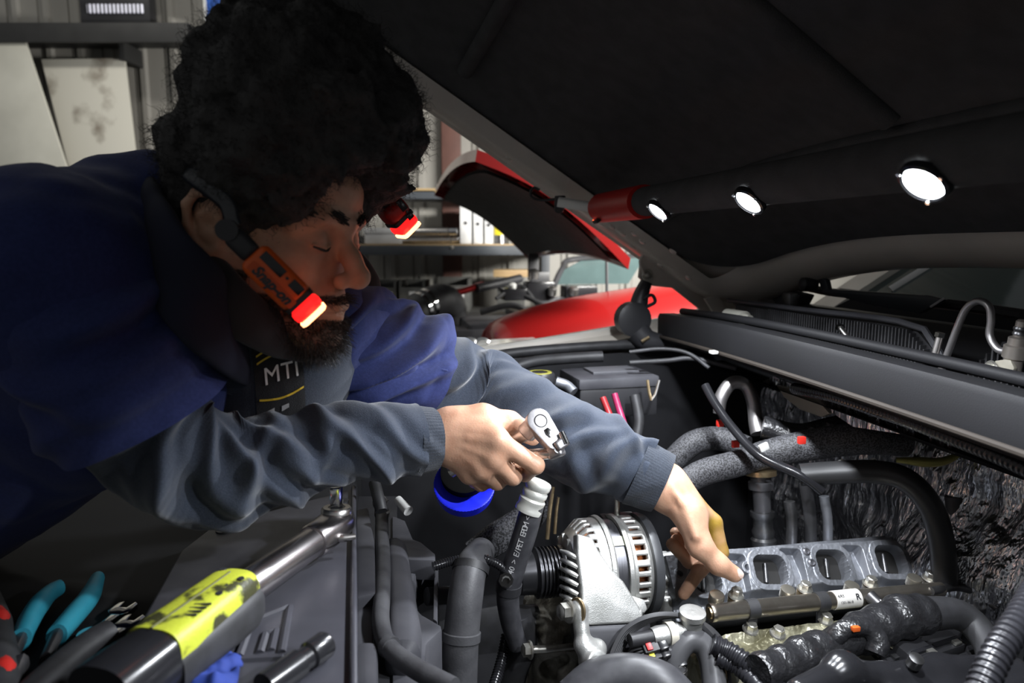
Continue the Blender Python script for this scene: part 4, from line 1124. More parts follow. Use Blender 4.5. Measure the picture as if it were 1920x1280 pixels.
# chest print between the lapels
cp0 = P(513, 722, .752); cx_ = (P(552, 716, .775) - P(478, 730, .745)).normalized(); cn_ = (-ray(515, 725).normalized() + Vector((.25, 0, .35))).normalized()
cm = frame(cp0, cx_, cn_) @ Matrix.Scale(.72, 4)
from mathutils.bvhtree import BVHTree
def tree(o):
    off_ = origin_of(o)
    return BVHTree.FromPolygons([v.co + off_ for v in o.data.vertices], [tuple(p.vertices) for p in o.data.polygons])
chest_trees = [tree(sw), tree(shirt)]
def curved(vf, m):
    """lay a print on the chest cloth, along the chest's own normal"""
    out = []
    bm = bmesh.new(); vv = [bm.verts.new(v) for v in vf[0]]
    for f in vf[1]:
        try: bm.faces.new([vv[i] for i in f])
        except ValueError: pass
    if len(vf[0]) < 250: bmesh.ops.subdivide_edges(bm, edges=list(bm.edges), cuts=3, use_grid_fill=True); bmesh.ops.triangulate(bm, faces=list(bm.faces))
    bm.verts.index_update(); vf = bmvf(bm)
    for v in vf[0]:
        p = m @ Vector((v[0], v[1], 0)); best = None
        for t_ in chest_trees:
            h_ = t_.ray_cast(p + cn_ * .25, -cn_)
            if h_[0] is not None and (best is None or h_[3] < best): best = h_[3]
        q = p + cn_ * (.25 - best) if best is not None else p
        out.append(q + cn_ * (.0028 + v[2]))
    return out, vf[1]
cpn = []
nx_, ny_ = 14, 18
vs = [(-.034 + .068 * i / nx_, -.058 + .116 * j / ny_, -.0012) for i in range(nx_ + 1) for j in range(ny_ + 1)]
fs = [(i * (ny_ + 1) + j, (i + 1) * (ny_ + 1) + j, (i + 1) * (ny_ + 1) + j + 1, i * (ny_ + 1) + j + 1) for i in range(nx_) for j in range(ny_)]
fr = mk('chest_front', curved((vs, fs), cm), black_cloth, shirt)
yel = M('print_yellow', (0.75, 0.50, 0.04), 0.7)
mk('chest_lettering', curved(text_vf('MTI', .030, .0003, spacing=1.05, bold=.0), cm @ Matrix.Translation((.002, .002, .0006))), M('print_white2', (0.85, 0.85, 0.85), 0.7), shirt, smooth=False)
for y_ in (.030, .021, -.022):
    vs = []; fs = []
    for i in range(25):
        x = -.030 + .062 * i / 24
        for dy in (-.0012, .0012): vs.append((x, y_ + dy + .006 * math.sin((x + .03) / .062 * pi) * (1 if y_ > 0 else -1), .0004))
    fs = [(2 * i, 2 * i + 2, 2 * i + 3, 2 * i + 1) for i in range(24)]
    mk('chest_stripe', curved((vs, fs), cm), yel, shirt)
for x_ in (-.016, .004):
    mk('chest_mark', curved(([(-.005, -.004, .0003), (.005, -.002, .0003), (.005, .003, .0003), (-.005, .002, .0003)], [(0, 1, 2, 3)]), cm @ Matrix.Translation((x_, -.040, .0006))), print_white, shirt, smooth=False)
# ---- trousers and boots
TF = Field(0.009)
hipL, hipR = Vector((-.98, .80, 1.06)), Vector((-.98, .60, 1.06))
TF.cone((-.95, .70, 1.16), (-1.0, .70, 1.02), .16, .15, .05)
for hp, dx in ((hipL, .05), (hipR, -.06)):
    TF.chain([hp, hp + Vector((.06 + dx, 0, -.48)), hp + Vector((-.02 + dx, 0, -.94))], [.105, .080, .065], .03)
TF.post = lambda p, d: d + .006 * vnoise(p, 14, 71)
tv, tf = TF.build()
mk('trousers', (tv, tf), black_cloth, person, angle=None)
for hp, dx in ((hipL, .05), (hipR, -.06)):
    f_ = hp + Vector((-.02 + dx, 0, -.98)); f_.z = .055
    BF = Field(.006); BF.chain([f_ + Vector((-.06, 0, 0)), f_ + Vector((.10, 0, -.005)), f_ + Vector((.17, 0, -.012))], [.052, .048, .040], .02); BF.cone(f_ + Vector((-.02, 0, .02)), f_ + Vector((-.02, 0, .13)), .052, .056, .03)
    x_, q_ = BF.build(); x_[:, 2] = np.maximum(x_[:, 2], .002)
    mk('boot', (x_, q_), black_rubber, person, angle=None)
# ================================================================== light worn round the neck
orange = M('orange_plastic', (0.72, 0.11, 0.012), 0.42, col2=(0.64, 0.09, 0.010))
red_dark_p = M('red_torch', (0.42, 0.015, 0.008), 0.4)
red_glow = M('red_glow', (0.8, 0.03, 0.02), 0.3, emit=(1.0, 0.012, 0.012), estr=1.5)
warm_glow = M('warm_glow', (1.0, 0.6, 0.4), 0.3, emit=(1.0, 0.42, 0.18), estr=4.0)
nl = thing('neck_light', 'flexible neck light with two orange torches worn by the mechanic', 'light', H(-.08, 0, -.03))
band_m = M('band_black', (0.020, 0.022, 0.026), 0.30, spec=0.6)
bandp = [P(338, 262, .70), P(333, 290, .66), P(352, 320, .63), P(392, 352, .615), P(424, 380, .612), P(434, 410, .612), P(440, 425, .612)]
mk('band', tube(bandp, [.006, .008, .009, .0095, .009, .008, .007], 14, per=10, flat=.32, ref=(0.35, .1, 1)), band_m, nl)
mk('band', tube([P(338, 262, .70), P(345, 240, .76), P(400, 250, .83), P(560, 300, .86), P(680, 340, .84), P(715, 370, .815)], .007, 12, per=8, flat=.4), band_m, nl)
def torch(a, b, r, up, name_, lens_mat, body_mat, near=True):
    a = Vector(a); b = Vector(b); ax = (b - a); L_ = ax.length; m = frame(a, ax, up)
    def sec(x0, x1, sy, sz, bev): return box(x1 - x0, sy, sz, bev, 3, m @ Matrix.Translation(((x0 + x1) / 2, 0, 0)))
    t = mk('torch', sec(.004, L_ - .020, r * 2, r * 2.0, r * .55), body_mat, nl)
    mk('neck_joint', join(sec(-.020, .006, r * 1.25, r * 1.3, r * .4), xf(lathe([(-.012, r * .5), (-.012, r * .62), (.012, r * .62), (.012, r * .5)], 20), m @ Matrix.Translation((-.024, 0, 0)) @ Matrix.Rotation(pi / 2, 4, 'Y'))), black_plastic, t)
    mk('collar_ring', sec(L_ - .023, L_ - .0185, r * 1.96, r * 1.96, r * .3), black_plastic, t)
    mk('lens', sec(L_ - .0185, L_ - .004, r * 1.94, r * 1.94, r * .5), lens_mat, t)
    mk('lens_tip', sec(L_ - .0060, L_ - .000, r * 1.84, r * 1.84, r * .3), warm_glow, t)
    # two dark windows on the face that looks towards the camera
    w1 = mk('switch_pad', box(L_ * .30, r * .55, .0012, .0005, 2, m @ Matrix.Translation((L_ * .27, r * .48, r * 1.0))), black_gloss, t)
    mk('switch_pad', box(L_ * .155, r * .55, .0012, .0005, 2, m @ Matrix.Translation((L_ * .61, r * .48, r * 1.0))), black_gloss, t)
    mk('indicator', lathe([(0, .0008), (0, .0015), (.0008, .0012)], 10, m @ Matrix.Translation((L_ * .475, r * .48, r * 1.0)) @ Matrix.Rotation(-pi / 2, 4, 'Y')), black_gloss, t)
    if near:
        tx = text_vf('Snap-on', .0125, .0002, spacing=1.0, shear=.3, bold=.0005)
        mk('lettering', xf(tx, m @ Matrix.Translation((L_ * .42, -r * .40, r * 1.0 + .0006)) @ Matrix.Rotation(pi, 4, 'Z') @ Matrix.Rotation(pi, 4, 'Z')), black_gloss, t, smooth=False)
        fr_ = rrect(L_ * .62, r * .62, .002)
        mk('nameplate', prism(fr_, .0005, m=m @ Matrix.Translation((L_ * .42, -r * .40, r * 1.0))), M('orange_dark', (0.58, 0.08, 0.01), 0.5), t)
    return t
upn = -ray(540, 530).normalized() * .92 + Vector((-.25, 0, .2))
torch(P(466, 470, .596), P(592, 594, .622), .0150, upn, 'near', red_glow, orange)
torch(P(722, 376, .790), P(768, 434, .815), .0150, -ray(740, 400).normalized() + Vector((.3, 0, .2)), 'far', red_glow, red_dark_p, near=False)
for c, ax in ((P(596, 598, .600), P(592, 594, .600) - P(466, 470, .615)), (P(769, 436, .80), P(766, 432, .80) - P(718, 372, .815))):
    l = bpy.data.lights.new('torch_glow', 'POINT'); l.energy = .015; l.color = (1, .20, .10); l.shadow_soft_size = .008
    o = bpy.data.objects.new('torch_glow', l); COL.objects.link(o); o.parent = nl
    o.location = c + ax.normalized() * .008 - origin_of(nl)

# ================================================================== flex ratchet in the near hand
rt_ = thing('flex_ratchet', 'polished steel flex head ratchet held in the fist', 'ratchet', P(1000, 830, .84))
rsteel = M('ratchet_steel', (0.42, 0.41, 0.42), 0.42, 0.95, col2=(0.32, 0.31, 0.32), nscale=120, bump=.1, bscale=900)
# head link: rounded plate from (1012,788) to (1042,832)
ca, cb = P(1011, 787, .828), P(1040, 826, .822)
ln = (cb - ca).length; fm = frame(ca, cb - ca, -ray(1020, 800).normalized() + Vector((.32, 0, .25)))
out_ = []
for k in range(13): t = math.radians(90 + 180 * k / 12); out_.append((.0150 * math.cos(t), .0150 * math.sin(t)))
for k in range(9): t = math.radians(-90 + 180 * k / 8); out_.append((ln + .0100 * math.cos(t), .0110 * math.sin(t)))
mk('head', xf(prism(out_, .016, .0014), fm @ Matrix.Translation((0, 0, -.016))), rsteel, rt_)
mk('drive_stub', lathe([(0, .008), (0, .0125), (.020, .0125), (.022, .011)], 24, frame(ca - fm.to_3x3() @ Vector((0, 0, .010)), P(985, 815, .835) - P(1008, 792, .83), Z)), rsteel, rt_)
mk('logo_ring', xf(lathe([(0, .0070), (0, .0085), (.0004, .0084), (.0004, .0071)], 28, close=False), fm @ Matrix.Translation((.002, .001, 0)) @ Matrix.Rotation(-pi / 2, 4, 'Y')), chrome, rt_)
mk('selector', xf(prism([(-.006, -.0025), (.0, -.0042), (.006, -.0025), (.006, .0025), (.0, .0042), (-.006, .0025)], .0025, .0006), fm @ Matrix.Translation((ln * .62, 0, 0))), chrome, rt_)
jb = P(1042, 846, .826)
mk('joint', xf(box(.020, .016, .014, .004, 3), frame(jb, P(1058, 838, .82) - P(1030, 850, .83), fm.to_3x3().col[2])), rsteel, rt_)
mk('joint', xf(box(.013, .018, .012, .004, 3), frame(P(1052, 832, .822), cb - ca, fm.to_3x3().col[2])), rsteel, rt_)
mk('joint_screw', lathe([(0, .0032), (0, .0048), (.002, .0042), (.002, .002), (.0006, .002)], 18, frame(jb + fm.to_3x3().col[2] * .0072, fm.to_3x3().col[2], U)), dark_steel, rt_)
mk('pin', lathe([(-.008, .0035), (-.008, .0045), (.008, .0045), (.008, .0035)], 14, frame(P(1057, 822, .822), P(1062, 832, .82) - P(1054, 815, .825), U)), chrome, rt_)
mk('shaft', tube([P(1000, 806, .836), P(975, 820, .842), P(930, 845, .866), P(905, 862, .88)], [.0078, .0078, .0085, .009], 20), steel, rt_)
mk('handle', tube([P(1034, 850, .828), P(1005, 852, .838), P(960, 858, .866), P(900, 880, .885), P(868, 872, .89), P(845, 884, .895)], [.0065, .0075, .0080, .0085, .0085, .008], 20), steel, rt_)
# ================================================================== radiator cover and the front of the bay
ZC = 1.20
gt = mk('grille_top', rot_box(T(-.27, .68, 1.09), .46, 1.56, .14, .02), M('grille_black', (0.013, 0.013, 0.014), 0.7, spec=.25), tr)
cover_m = M('cover_plastic', (0.050, 0.050, 0.060), 0.36, col2=(0.036, 0.036, 0.044), nscale=16, bump=0.12, bscale=800, bdist=0.0005, rough2=0.46)
cvr = thing('radiator_cover', 'black plastic radiator cover with embossed mark under the yellow power ratchet', 'cover', T(-.2, .5, 1.16))
mk('panel', wprism([PZ(x_, y_, ZC) for x_, y_ in ((664, 914), (664, 1330), (170, 1330), (338, 1032), (398, 986))], Z, -.040, .004, 3), cover_m, cvr)
mk('edge_lip', tube([PZ(663, 914, ZC + .002), PZ(663, 1100, ZC + .002), PZ(663, 1330, ZC + .002)], .0035, 10), cover_m, cvr)
for pl in ([(448, 1232), (472, 1166), (543, 1138), (528, 1225)], [(487, 1226), (498, 1190), (517, 1183), (508, 1222)], [(430, 1240), (530, 1235)]):
    pts = []
    for i in range(len(pl) - 1):
        for k in range(6): pts.append((pl[i][0] + (pl[i + 1][0] - pl[i][0]) * k / 6, pl[i][1] + (pl[i + 1][1] - pl[i][1]) * k / 6))
    pts.append(pl[-1])
    mk('embossed_mark', tube([PZ(x_, y_, ZC - .001) for x_, y_ in pts], .0042, 8, per=2), cover_m, cvr)
clip = meshmat('push_clip', lathe([(0, .007), (0, .010), (.002, .0095), (.003, .005)], 18), black_plastic)
for x_, y_ in ((640, 940), (420, 995)): place('push_clip', clip, frame(PZ(x_, y_, ZC), Z, U), cvr)

# ---- power ratchet lying on the cover
pr = thing('power_ratchet', 'power ratchet with greasy yellow grip and steel neck lying on the black cover', 'ratchet', PZ(450, 1100, ZC))
lime = M('lime_grip', (0.44, 0.48, 0.04), 0.45, col2=(0.04, 0.04, 0.015), nscale=34, mixlo=0.40, mixhi=0.47, bump=.2, bscale=300)
A_ = PZ(632, 984, ZC + .026); Cc = PZ(448, 1112, ZC + .028); Dd = PZ(288, 1236, ZC + .030); Ee = PZ(205, 1300, ZC + .030)
axp = (A_ - Dd).normalized(); upv = Z
def loft(path, secs, n=28, power=3.0, up=Z):
    """superellipse sections (half width, half height, centre offset up) along a path"""
    q = [Vector(p) for p in path]; v, f = [], []
    for i, p in enumerate(q):
        t = (q[min(i + 1, len(q) - 1)] - q[max(i - 1, 0)]).normalized(); s_ = t.cross(up).normalized(); u_ = s_.cross(t)
        w, h, o_ = secs[i]
        for k in range(n):
            a = 2 * pi * k / n; c, s2 = math.cos(a), math.sin(a)
            v.append(p + s_ * (w * math.copysign(abs(c) ** (2 / power), c)) + u_ * (o_ + h * math.copysign(abs(s2) ** (2 / power), s2)))
    for i in range(len(q) - 1):
        for k in range(n):
            k2 = (k + 1) % n; f.append((i * n + k, i * n + k2, (i + 1) * n + k2, (i + 1) * n + k))
    f.append(tuple(range(n - 1, -1, -1))); f.append(tuple((len(q) - 1) * n + k for k in range(n)))
    return v, f
pk = M('ratchet_neck', (0.58, 0.55, 0.55), 0.27, 1.0, col2=(0.46, 0.42, 0.42), nscale=30)
neck_l = [Cc + (A_ - Cc) * t for t in (-.05, .0, .4, .72, .76)]
mk('neck', loft(neck_l, [(.0165, .0165, 0)] * 4 + [(.0155, .0155, 0)], power=2), pk, pr)
hd_l = [Cc + (A_ - Cc) * t for t in (.70, .715, .80, .92, 1.02, 1.10, 1.13)]
mk('head', loft(hd_l, [(.0175, .0175, 0), (.0185, .0185, 0), (.0195, .0185, 0), (.0205, .017, .002), (.0205, .015, .003), (.014, .013, .003), (.006, .010, .003)], power=2.4), pk, pr)
hc = Cc + (A_ - Cc) * 1.0 + Z * .0150
hr_ = mk('drive_ring', lathe([(0, .0165), (0, .0178), (.005, .0174), (.007, .0155), (.007, .010), (.004, .009)], 32, frame(hc, Z + axp * .1, U), close=False), steel, pr)
mk('drive_disc', lathe([(0, .002), (.0045, .0145), (.0065, .0132), (.0065, .002)], 32, frame(hc, Z + axp * .1, U), close=False), dark_steel, pr)
mk('drive_square', box(.0115, .0115, .030, .0012, 2, frame(hc + Z * .016 + axp * .001, axp + V * .3, Z + axp * .1)), chrome, pr)
mk('reverse_lever', tube([hc + V * -.022 - Z * .014, hc + V * -.030 + U * .004 - Z * .018, hc + V * -.030 + U * .022 - Z * .018], [.004, .005, .003], 10), steel, pr)
gl_ = [Cc + (Dd - Cc) * t for t in (-.06, -.02, .10, .35, .6, .85, 1.0)]
mk('grip', loft(gl_, [(.016, .017, 0), (.021, .022, .001), (.025, .0245, .002), (.026, .0245, .002), (.026, .024, .002), (.027, .0245, .002), (.026, .024, .002)], power=3.2), lime, pr)
sd = axp.cross(Z).normalized()
mk('grip_shell', loft([p + sd * .009 - Z * .008 for p in gl_[1:]], [(.017, .017, 0), (.021, .020, 0), (.022, .020, 0), (.021, .019, 0), (.020, .019, 0), (.019, .018, 0)], power=3), black_rubber, pr)
mk('grip_seam', tube([p + Z * .0262 for p in gl_[2:]], .0012, 6), M('seam_dark', (0.10, 0.10, 0.02), 0.6), pr)
mk('battery_end', loft([Dd + (Ee - Dd) * t for t in (-.06, .0, .2, .6, 1.2)], [(.023, .021, 0), (.027, .0255, 0), (.027, .025, 0), (.028, .026, 0), (.028, .026, 0)], power=2.6), black_gloss, pr)
hole = meshmat('screw_hole', lathe([(0, .0015), (0, .0032), (.0010, .0030)], 12), black_rubber)
for t, s_ in ((.06, -.014), (.30, .012), (.16, .020), (.42, .018)):
    place('screw_hole', hole, frame(Cc + (Dd - Cc) * t + sd * s_ * .8 + Z * .0250, Z, U), pr)
vslot = meshmat('vent_slot', box(.014, .0022, .0015, .0004), black_rubber)
for k in range(4):
    place('vent_slot', vslot, frame(Cc + (Dd - Cc) * (.60 + .055 * k) + sd * .013 + Z * .0252, sd + axp * .4, Z), pr)
# ---- smaller tools
ex = thing('socket_extension', 'black impact socket extension lying on the cover in front of the embossed mark', 'socket', PZ(560, 1240, ZC))
e0, e1 = PZ(612, 1206, ZC + .012), PZ(495, 1290, ZC + .012)
L_ = (e1 - e0).length
mk('barrel', lathe([(0, .009), (0, .0105), (.002, .0115), (.020, .0115), (.022, .0095), (.030, .0095), (.032, .0118), (L_, .0118)], 28, frame(e0, e1 - e0, Z)), black_gloss, ex)
mk('square_socket', box(.003, .010, .010, .0008, 2, frame(e0 - (e1 - e0).normalized() * .0004, e1 - e0, Z)), dark_steel, ex)
teal = M('teal_grip', (0.03, 0.27, 0.36), 0.45, col2=(0.022, 0.20, 0.28), nscale=25)
zt_ = 1.16
pl = thing('pliers', 'pliers with two teal dipped handles among the tools beside the mechanic', 'pliers', PZ(110, 1150, zt_))
for pts in ([(38, 1200), (62, 1150), (90, 1115), (112, 1101)], [(106, 1192), (140, 1152), (168, 1118), (182, 1086)]):
    hnd = mk('handle', tube([PZ(x_, y_, zt_ + .016) for x_, y_ in pts], [.0125, .0135, .0135, .010], 16, flat=.75), teal, pl)
    mk('handle_end', tube([PZ(pts[0][0], pts[0][1], zt_ + .015), PZ(pts[0][0] - 22, pts[0][1] + 45, zt_ + .015)], [.010, .008], 12, flat=.6), dark_steel, hnd)
mk('jaw', tube([PZ(30, 1260, zt_ + .014), PZ(5, 1320, zt_ + .014)], [.018, .010], 12, flat=.5), dark_steel, pl)
sdv = thing('screwdriver', 'red and black screwdriver handle at the lower left corner', 'screwdriver', PZ(10, 1200, zt_))
q0, q1 = PZ(-22, 1112, zt_ + .02), PZ(-8, 1330, zt_ + .02)
mk('handle', tube([q0, q0.lerp(q1, .1), q0.lerp(q1, .5), q1], [.010, .018, .020, .018], 18), black_rubber, sdv)
for t in (.35, .78): 
    c_ = q0.lerp(q1, t) + Z * .010 + sd * .012
    mk('grip_inlay', tube([c_ - (q1 - q0) * .13, c_, c_ + (q1 - q0) * .13], [.003, .0095, .003], 12), M('red_plastic'.replace('plastic', 'grip'), (0.45, 0.02, 0.015), 0.45), sdv)
def spanner(x0, y0, x1, y1, lab):
    a_, b_ = PZ(x0, y0, zt_ + .006), PZ(x1, y1, zt_ + .006)
    t_ = thing('spanner', lab, 'spanner', a_.lerp(b_, .5) - Z * .006, 'spanners beside the pliers')
    m_ = frame(a_, b_ - a_, Z); l_ = (b_ - a_).length
    mk('shank', xf(box(l_, .010, .005, .002), m_ @ Matrix.Translation((l_ / 2, 0, 0))), chrome, t_)
    mk('ring_end', xf(lathe([(-.004, .007), (-.004, .012), (.004, .012), (.004, .007), (-.004, .007)], 20, close=False), m_ @ Matrix.Rotation(pi / 2, 4, 'Y')), chrome, t_)
    oj = [(.0, -.012), (.016, -.011), (.020, -.006), (.008, -.004), (.008, .004), (.020, .006), (.016, .011), (.0, .012), (-.006, .006), (-.006, -.006)]
    mk('open_end', xf(prism(oj, .006, .0008), m_ @ Matrix.Translation((l_, 0, -.003))), chrome, t_)
spanner(170, 1192, 222, 1150, 'chrome spanner lying nearest the teal pliers'); spanner(188, 1215, 235, 1175, 'chrome spanner under the power ratchet grip')
o = mk('air_hose', tube([PZ(40, 1320, zt_ + .02), PZ(110, 1255, zt_ + .018), PZ(160, 1215, zt_ + .018), PZ(205, 1188, zt_ + .018)], .014, 16), black_rubber); tag(o, 'short dark rubber hose running past the teal pliers', 'hose')
def ragh(X, Y): 
    p = np.stack([X, Y, X * 0], -1); return .006 + .007 * vnoise(p, 60, 3) + .004 * vnoise(p, 140, 4) - .01 * sstep(.03, .045, np.hypot(X, Y))
o = mk('blue_rag', heightfield(frame(PZ(378, 1272, ZC), U, Z), -.03, .03, -.03, .03, 40, 40, ragh), M('blue_cloth', (0.012, 0.035, 0.22), 0.8)); tag(o, 'small crumpled blue rag tucked beside the power ratchet grip', 'rag')

# ================================================================== fan shroud with its hoses
sh_m = dusty_plastic
fs_ = thing('fan_shroud', 'dusty black plastic fan shroud beside the radiator cover', 'shroud', T(.02, .55, .95))
def zp(pts, z, th, bev=.004, mat=sh_m, nm='shroud_panel', par=None): return mk(nm, wprism([PZ(x_, y_, z) for x_, y_ in pts], Z, th, bev), mat, par or fs_)
zp([(668, 955), (690, 950), (702, 1010), (705, 1110), (668, 1120)], 1.150, -.05)
zp([(668, 1110), (700, 1105), (700, 1250), (668, 1260)], 1.135, -.04)
zp([(668, 1200), (708, 1200), (708, 1330), (668, 1330)], 1.145, -.06, .008)
zp([(735, 965), (760, 975), (775, 1010), (790, 1015), (815, 1036), (813, 1046), (785, 1062), (774, 1090), (775, 1130), (790, 1150), (828, 1172), (828, 1180), (800, 1205), (797, 1235), (820, 1290), (735, 1310)], 1.105, -.06, .005)
zp([(760, 1022), (816, 1036), (816, 1050), (762, 1048)], 1.125, -.03, .003)
mk('shroud_channel', loft([PZ(x_, y_, 1.115) for x_, y_ in ((738, 1020), (742, 1040), (750, 1120), (757, 1200), (756, 1238), (750, 1250))], [(.010, .01, 0), (.016, .022, 0), (.018, .024, 0), (.020, .026, 0), (.019, .024, 0), (.008, .01, 0)], power=2.6), sh_m, fs_)
mk('shroud_wall', wprism([PZ(x_, y_, 1.10) for x_, y_ in ((668, 930), (745, 930), (735, 1330), (668, 1330))], Z, -.02), black_plastic, fs_)
mk('shroud_fin', wprism([PZ(x_, y_, 1.10) for x_, y_ in ((815, 1050), (822, 1060), (820, 1165), (812, 1160))], Z, -.10, .002), sh_m, fs_)
bh = thing('bypass_hose', 'thin grey rubber hose with spring clamps running along the fan shroud', 'hose', PZ(720, 1100, 1.12))
mk('hose', tube([PZ(x_, y_, 1.142) for x_, y_ in ((716, 960), (716, 1000), (718, 1060), (716, 1120), (714, 1165), (728, 1212), (775, 1250), (850, 1290))], .0098, 16), grey_rubber, bh)
mk('hose_end', tube([P(702, 905, .95), P(710, 935, .93), P(715, 958, .92)], .0082, 14), black_rubber, bh)
for x_, y_, z_ in ((712, 941, 1.145), (716, 962, 1.143), (729, 1212, 1.142)):
    cl = mk('spring_clamp', lathe([(-.004, .0098), (-.004, .0115), (.004, .0115), (.004, .0098)], 22, frame(PZ(x_, y_, z_), V + U * -.05 if y_ < 1000 else V * -1 + U * .7, Z)), steel if y_ < 1000 else grey_rubber, bh)
    if y_ < 1000: mk('clamp_ear', tube([PZ(x_ + 8, y_, z_ + .010), PZ(x_ + 16, y_ - 4, z_ + .012)], .0018, 6), steel, cl)
o = mk('vacuum_nipple', tube([P(746, 936, .98), P(766, 958, .96)], [.006, .0075], 12), white_plastic); tag(o, 'short white plastic pipe stub behind the fan shroud', 'pipe')

# ---- blue ringed filter cap under the near hand
bl = M('blue_vivid', (0.01, 0.02, 0.75), 0.4, col2=(0.008, 0.014, 0.60))
bx = thing('knurled_dish', 'round vivid blue dish with knurled rim below the fist', 'dish', P(872, 915, .96))
bnrm = (-ray(872, 905).normalized() * .80 + Z * .6).normalized(); bm4 = frame(P(871, 906, .955), bnrm, Z)
nk = 120; v_, f_ = [], []
for x_, r_, kn in ((-.02, .041, 0), (-.004, .0425, 1), (.0, .0425, 1), (.0008, .0405, 0), (-.003, .030, 0), (-.004, .002, 0)):
    for k in range(nk):
        a = 2 * pi * k / nk; rr = r_ + (.0007 if kn and k % 2 else 0); v_.append(bm4 @ Vector((x_, rr * math.cos(a), rr * math.sin(a))))
for i in range(5):
    for k in range(nk): k2 = (k + 1) % nk; f_.append((i * nk + k, i * nk + k2, (i + 1) * nk + k2, (i + 1) * nk + k))
mk('dish', (v_, f_), bl, bx)
mk('core', lathe([(-.004, .033), (.010, .0335), (.011, .030)], 36, bm4 @ Matrix.Translation((0, 0, .013))), M('core_black', (.006, .006, .006), .8, spec=.1), bx)

# ================================================================== hoses in the middle of the bay
def hose(name, label, pts, r, mat=black_rubber, n=18, cat='hose', group=None, **k):
    o = mk(name, tube(pts, r, n, **k), mat); return tag(o, label, cat, group)
lr = thing('radiator_hose', 'thick grey radiator hose standing upright beside the fan shroud', 'hose', P(866, 1290, .86))
mk('hose', tube([P(905, 1030, .93), P(884, 1062, .89), P(874, 1110, .87), P(866, 1180, .86), P(862, 1240, .855), P(860, 1310, .85)], [.018, .0215, .0225, .0225, .0228, .0228], 26), grey_rubber, lr)
mk('joint_ring', lathe([(-.006, .0232), (-.005, .0245), (.005, .0245), (.006, .0232)], 30, frame(P(865, 1192, .859), P(866, 1180, .86) - P(862, 1240, .855), U)), grey_rubber, lr)
mk('end_collar', lathe([(-.006, .0215), (-.006, .024), (.004, .024), (.004, .0215)], 30, frame(P(883, 1064, .889), P(884, 1062, .89) - P(874, 1110, .87), U)), black_rubber, lr)
braid = M('braid_sleeve', (0.075, 0.075, 0.082), 0.6, col2=(0.012, 0.012, 0.013), nscale=420, mixlo=.45, mixhi=.55, bump=.6, bscale=420, bdist=.001)
hose('braided_loom', 'dark braided wiring sleeve slanting up behind the radiator hose', [P(885, 1040, .97), P(930, 1010, .98), P(985, 975, .99), P(1015, 930, 1.0)], [.020, .024, .024, .022], braid, flat=.6)
o = mk('wire_conduit', conduit([P(812, 1062, .88), P(850, 1051, .89), P(895, 1046, .89), P(930, 1056, .89), P(958, 1078, .89)], .0062, .0034), black_gloss); tag(o, 'thin black corrugated conduit curving over the radiator hose', 'conduit')
ch = thing('coolant_hose', 'black coolant hose with white printing and ribbed metal fitting', 'hose', P(955, 1200, .9))
hp = [P(1001, 938, .885), P(984, 1000, .89), P(966, 1055, .895), P(956, 1090, .90), P(952, 1120, .905), P(958, 1165, .915), P(972, 1210, .925)]
mk('hose', tube(hp, [.0150, .0155, .0155, .0158, .0150, .0140, .0130], 24, per=12), M('hose_sheen', (0.050, 0.050, 0.055), 0.42, col2=(0.030, 0.030, 0.034), nscale=60), ch)
fa = P(990, 958, .886); fb = P(1012, 902, .884); fl_ = (fb - fa).length
fit_m = M('fitting_alu', (0.72, 0.73, 0.68), 0.38, 0.5, col2=(0.60, 0.60, 0.55), nscale=40)
mk('fitting', lathe([(0, .0150), (0, .0178), (fl_ * .12, .0180), (fl_ * .2, .0165), (fl_ * .30, .0172), (fl_ * .40, .0175), (fl_ * .46, .0150), (fl_ * .55, .0165), (fl_ * .66, .0165), (fl_ * .72, .0148), (fl_ * .80, .0168), (fl_ * .95, .0170), (fl_ * 1.0, .0155)], 30, frame(fa, fb - fa, U)), fit_m, ch)
cl = mk('clamp', lathe([(-.006, .0156), (-.006, .0172), (.006, .0172), (.006, .0156)], 26, frame(P(954, 1100, .902), P(956, 1090, .90) - P(952, 1120, .905), U)), black_plastic, ch)
mk('clamp_screw', lathe([(0, .006), (0, .0095), (.010, .0095), (.010, .0055), (.004, .005), (.004, .001)], 8, frame(P(949, 1090, .880), -ray(948, 1090).normalized() + Z * .25, U)), chrome, cl)
hq, hs_ = resample(catmull(hp, 12), 300)
txt = '9940 > E/PET EPDM <'
for k, chh in enumerate(txt[::-1]):
    if chh == ' ': continue
    i = int(26 + k * 6.5)
    t_ = Vector(hq[i + 1] - hq[i - 1]).normalized(); tw = -ray(980, 1000).normalized(); tw = (tw - t_ * tw.dot(t_) + Vector((-.10, 0, 0))).normalized()
    mm = frame(Vector(hq[i]) + tw * .0157, -t_, tw)
    mk('printed_letter', xf(text_vf(chh, .0105, .0001), mm), print_white, ch, smooth=False)
for i, (pts, r_) in enumerate((([P(1037, 912, .97), P(1031, 955, .97), P(1026, 1010, .97)], .0032), ([P(1047, 932, .98), P(1043, 960, .98), P(1040, 1000, .98)], .0026))):
    o = mk('dipstick_tube', tube(pts, r_, 10), brass); tag(o, ('taller thin brassy tube standing behind the printed coolant hose', 'shorter thin brassy tube standing behind the printed coolant hose')[i], 'tube', 'thin brassy tubes')
hose('lower_hose', 'black hose dropping below the clamp beside the pulley', [P(972, 1150, .93), P(985, 1200, .94), P(968, 1250, .95), P(955, 1300, .95)], .018)
hose('front_pipe', 'short dark pipe reaching into the shroud gap', [P(800, 1118, .93), P(850, 1116, .95), P(890, 1130, .98)], .012)
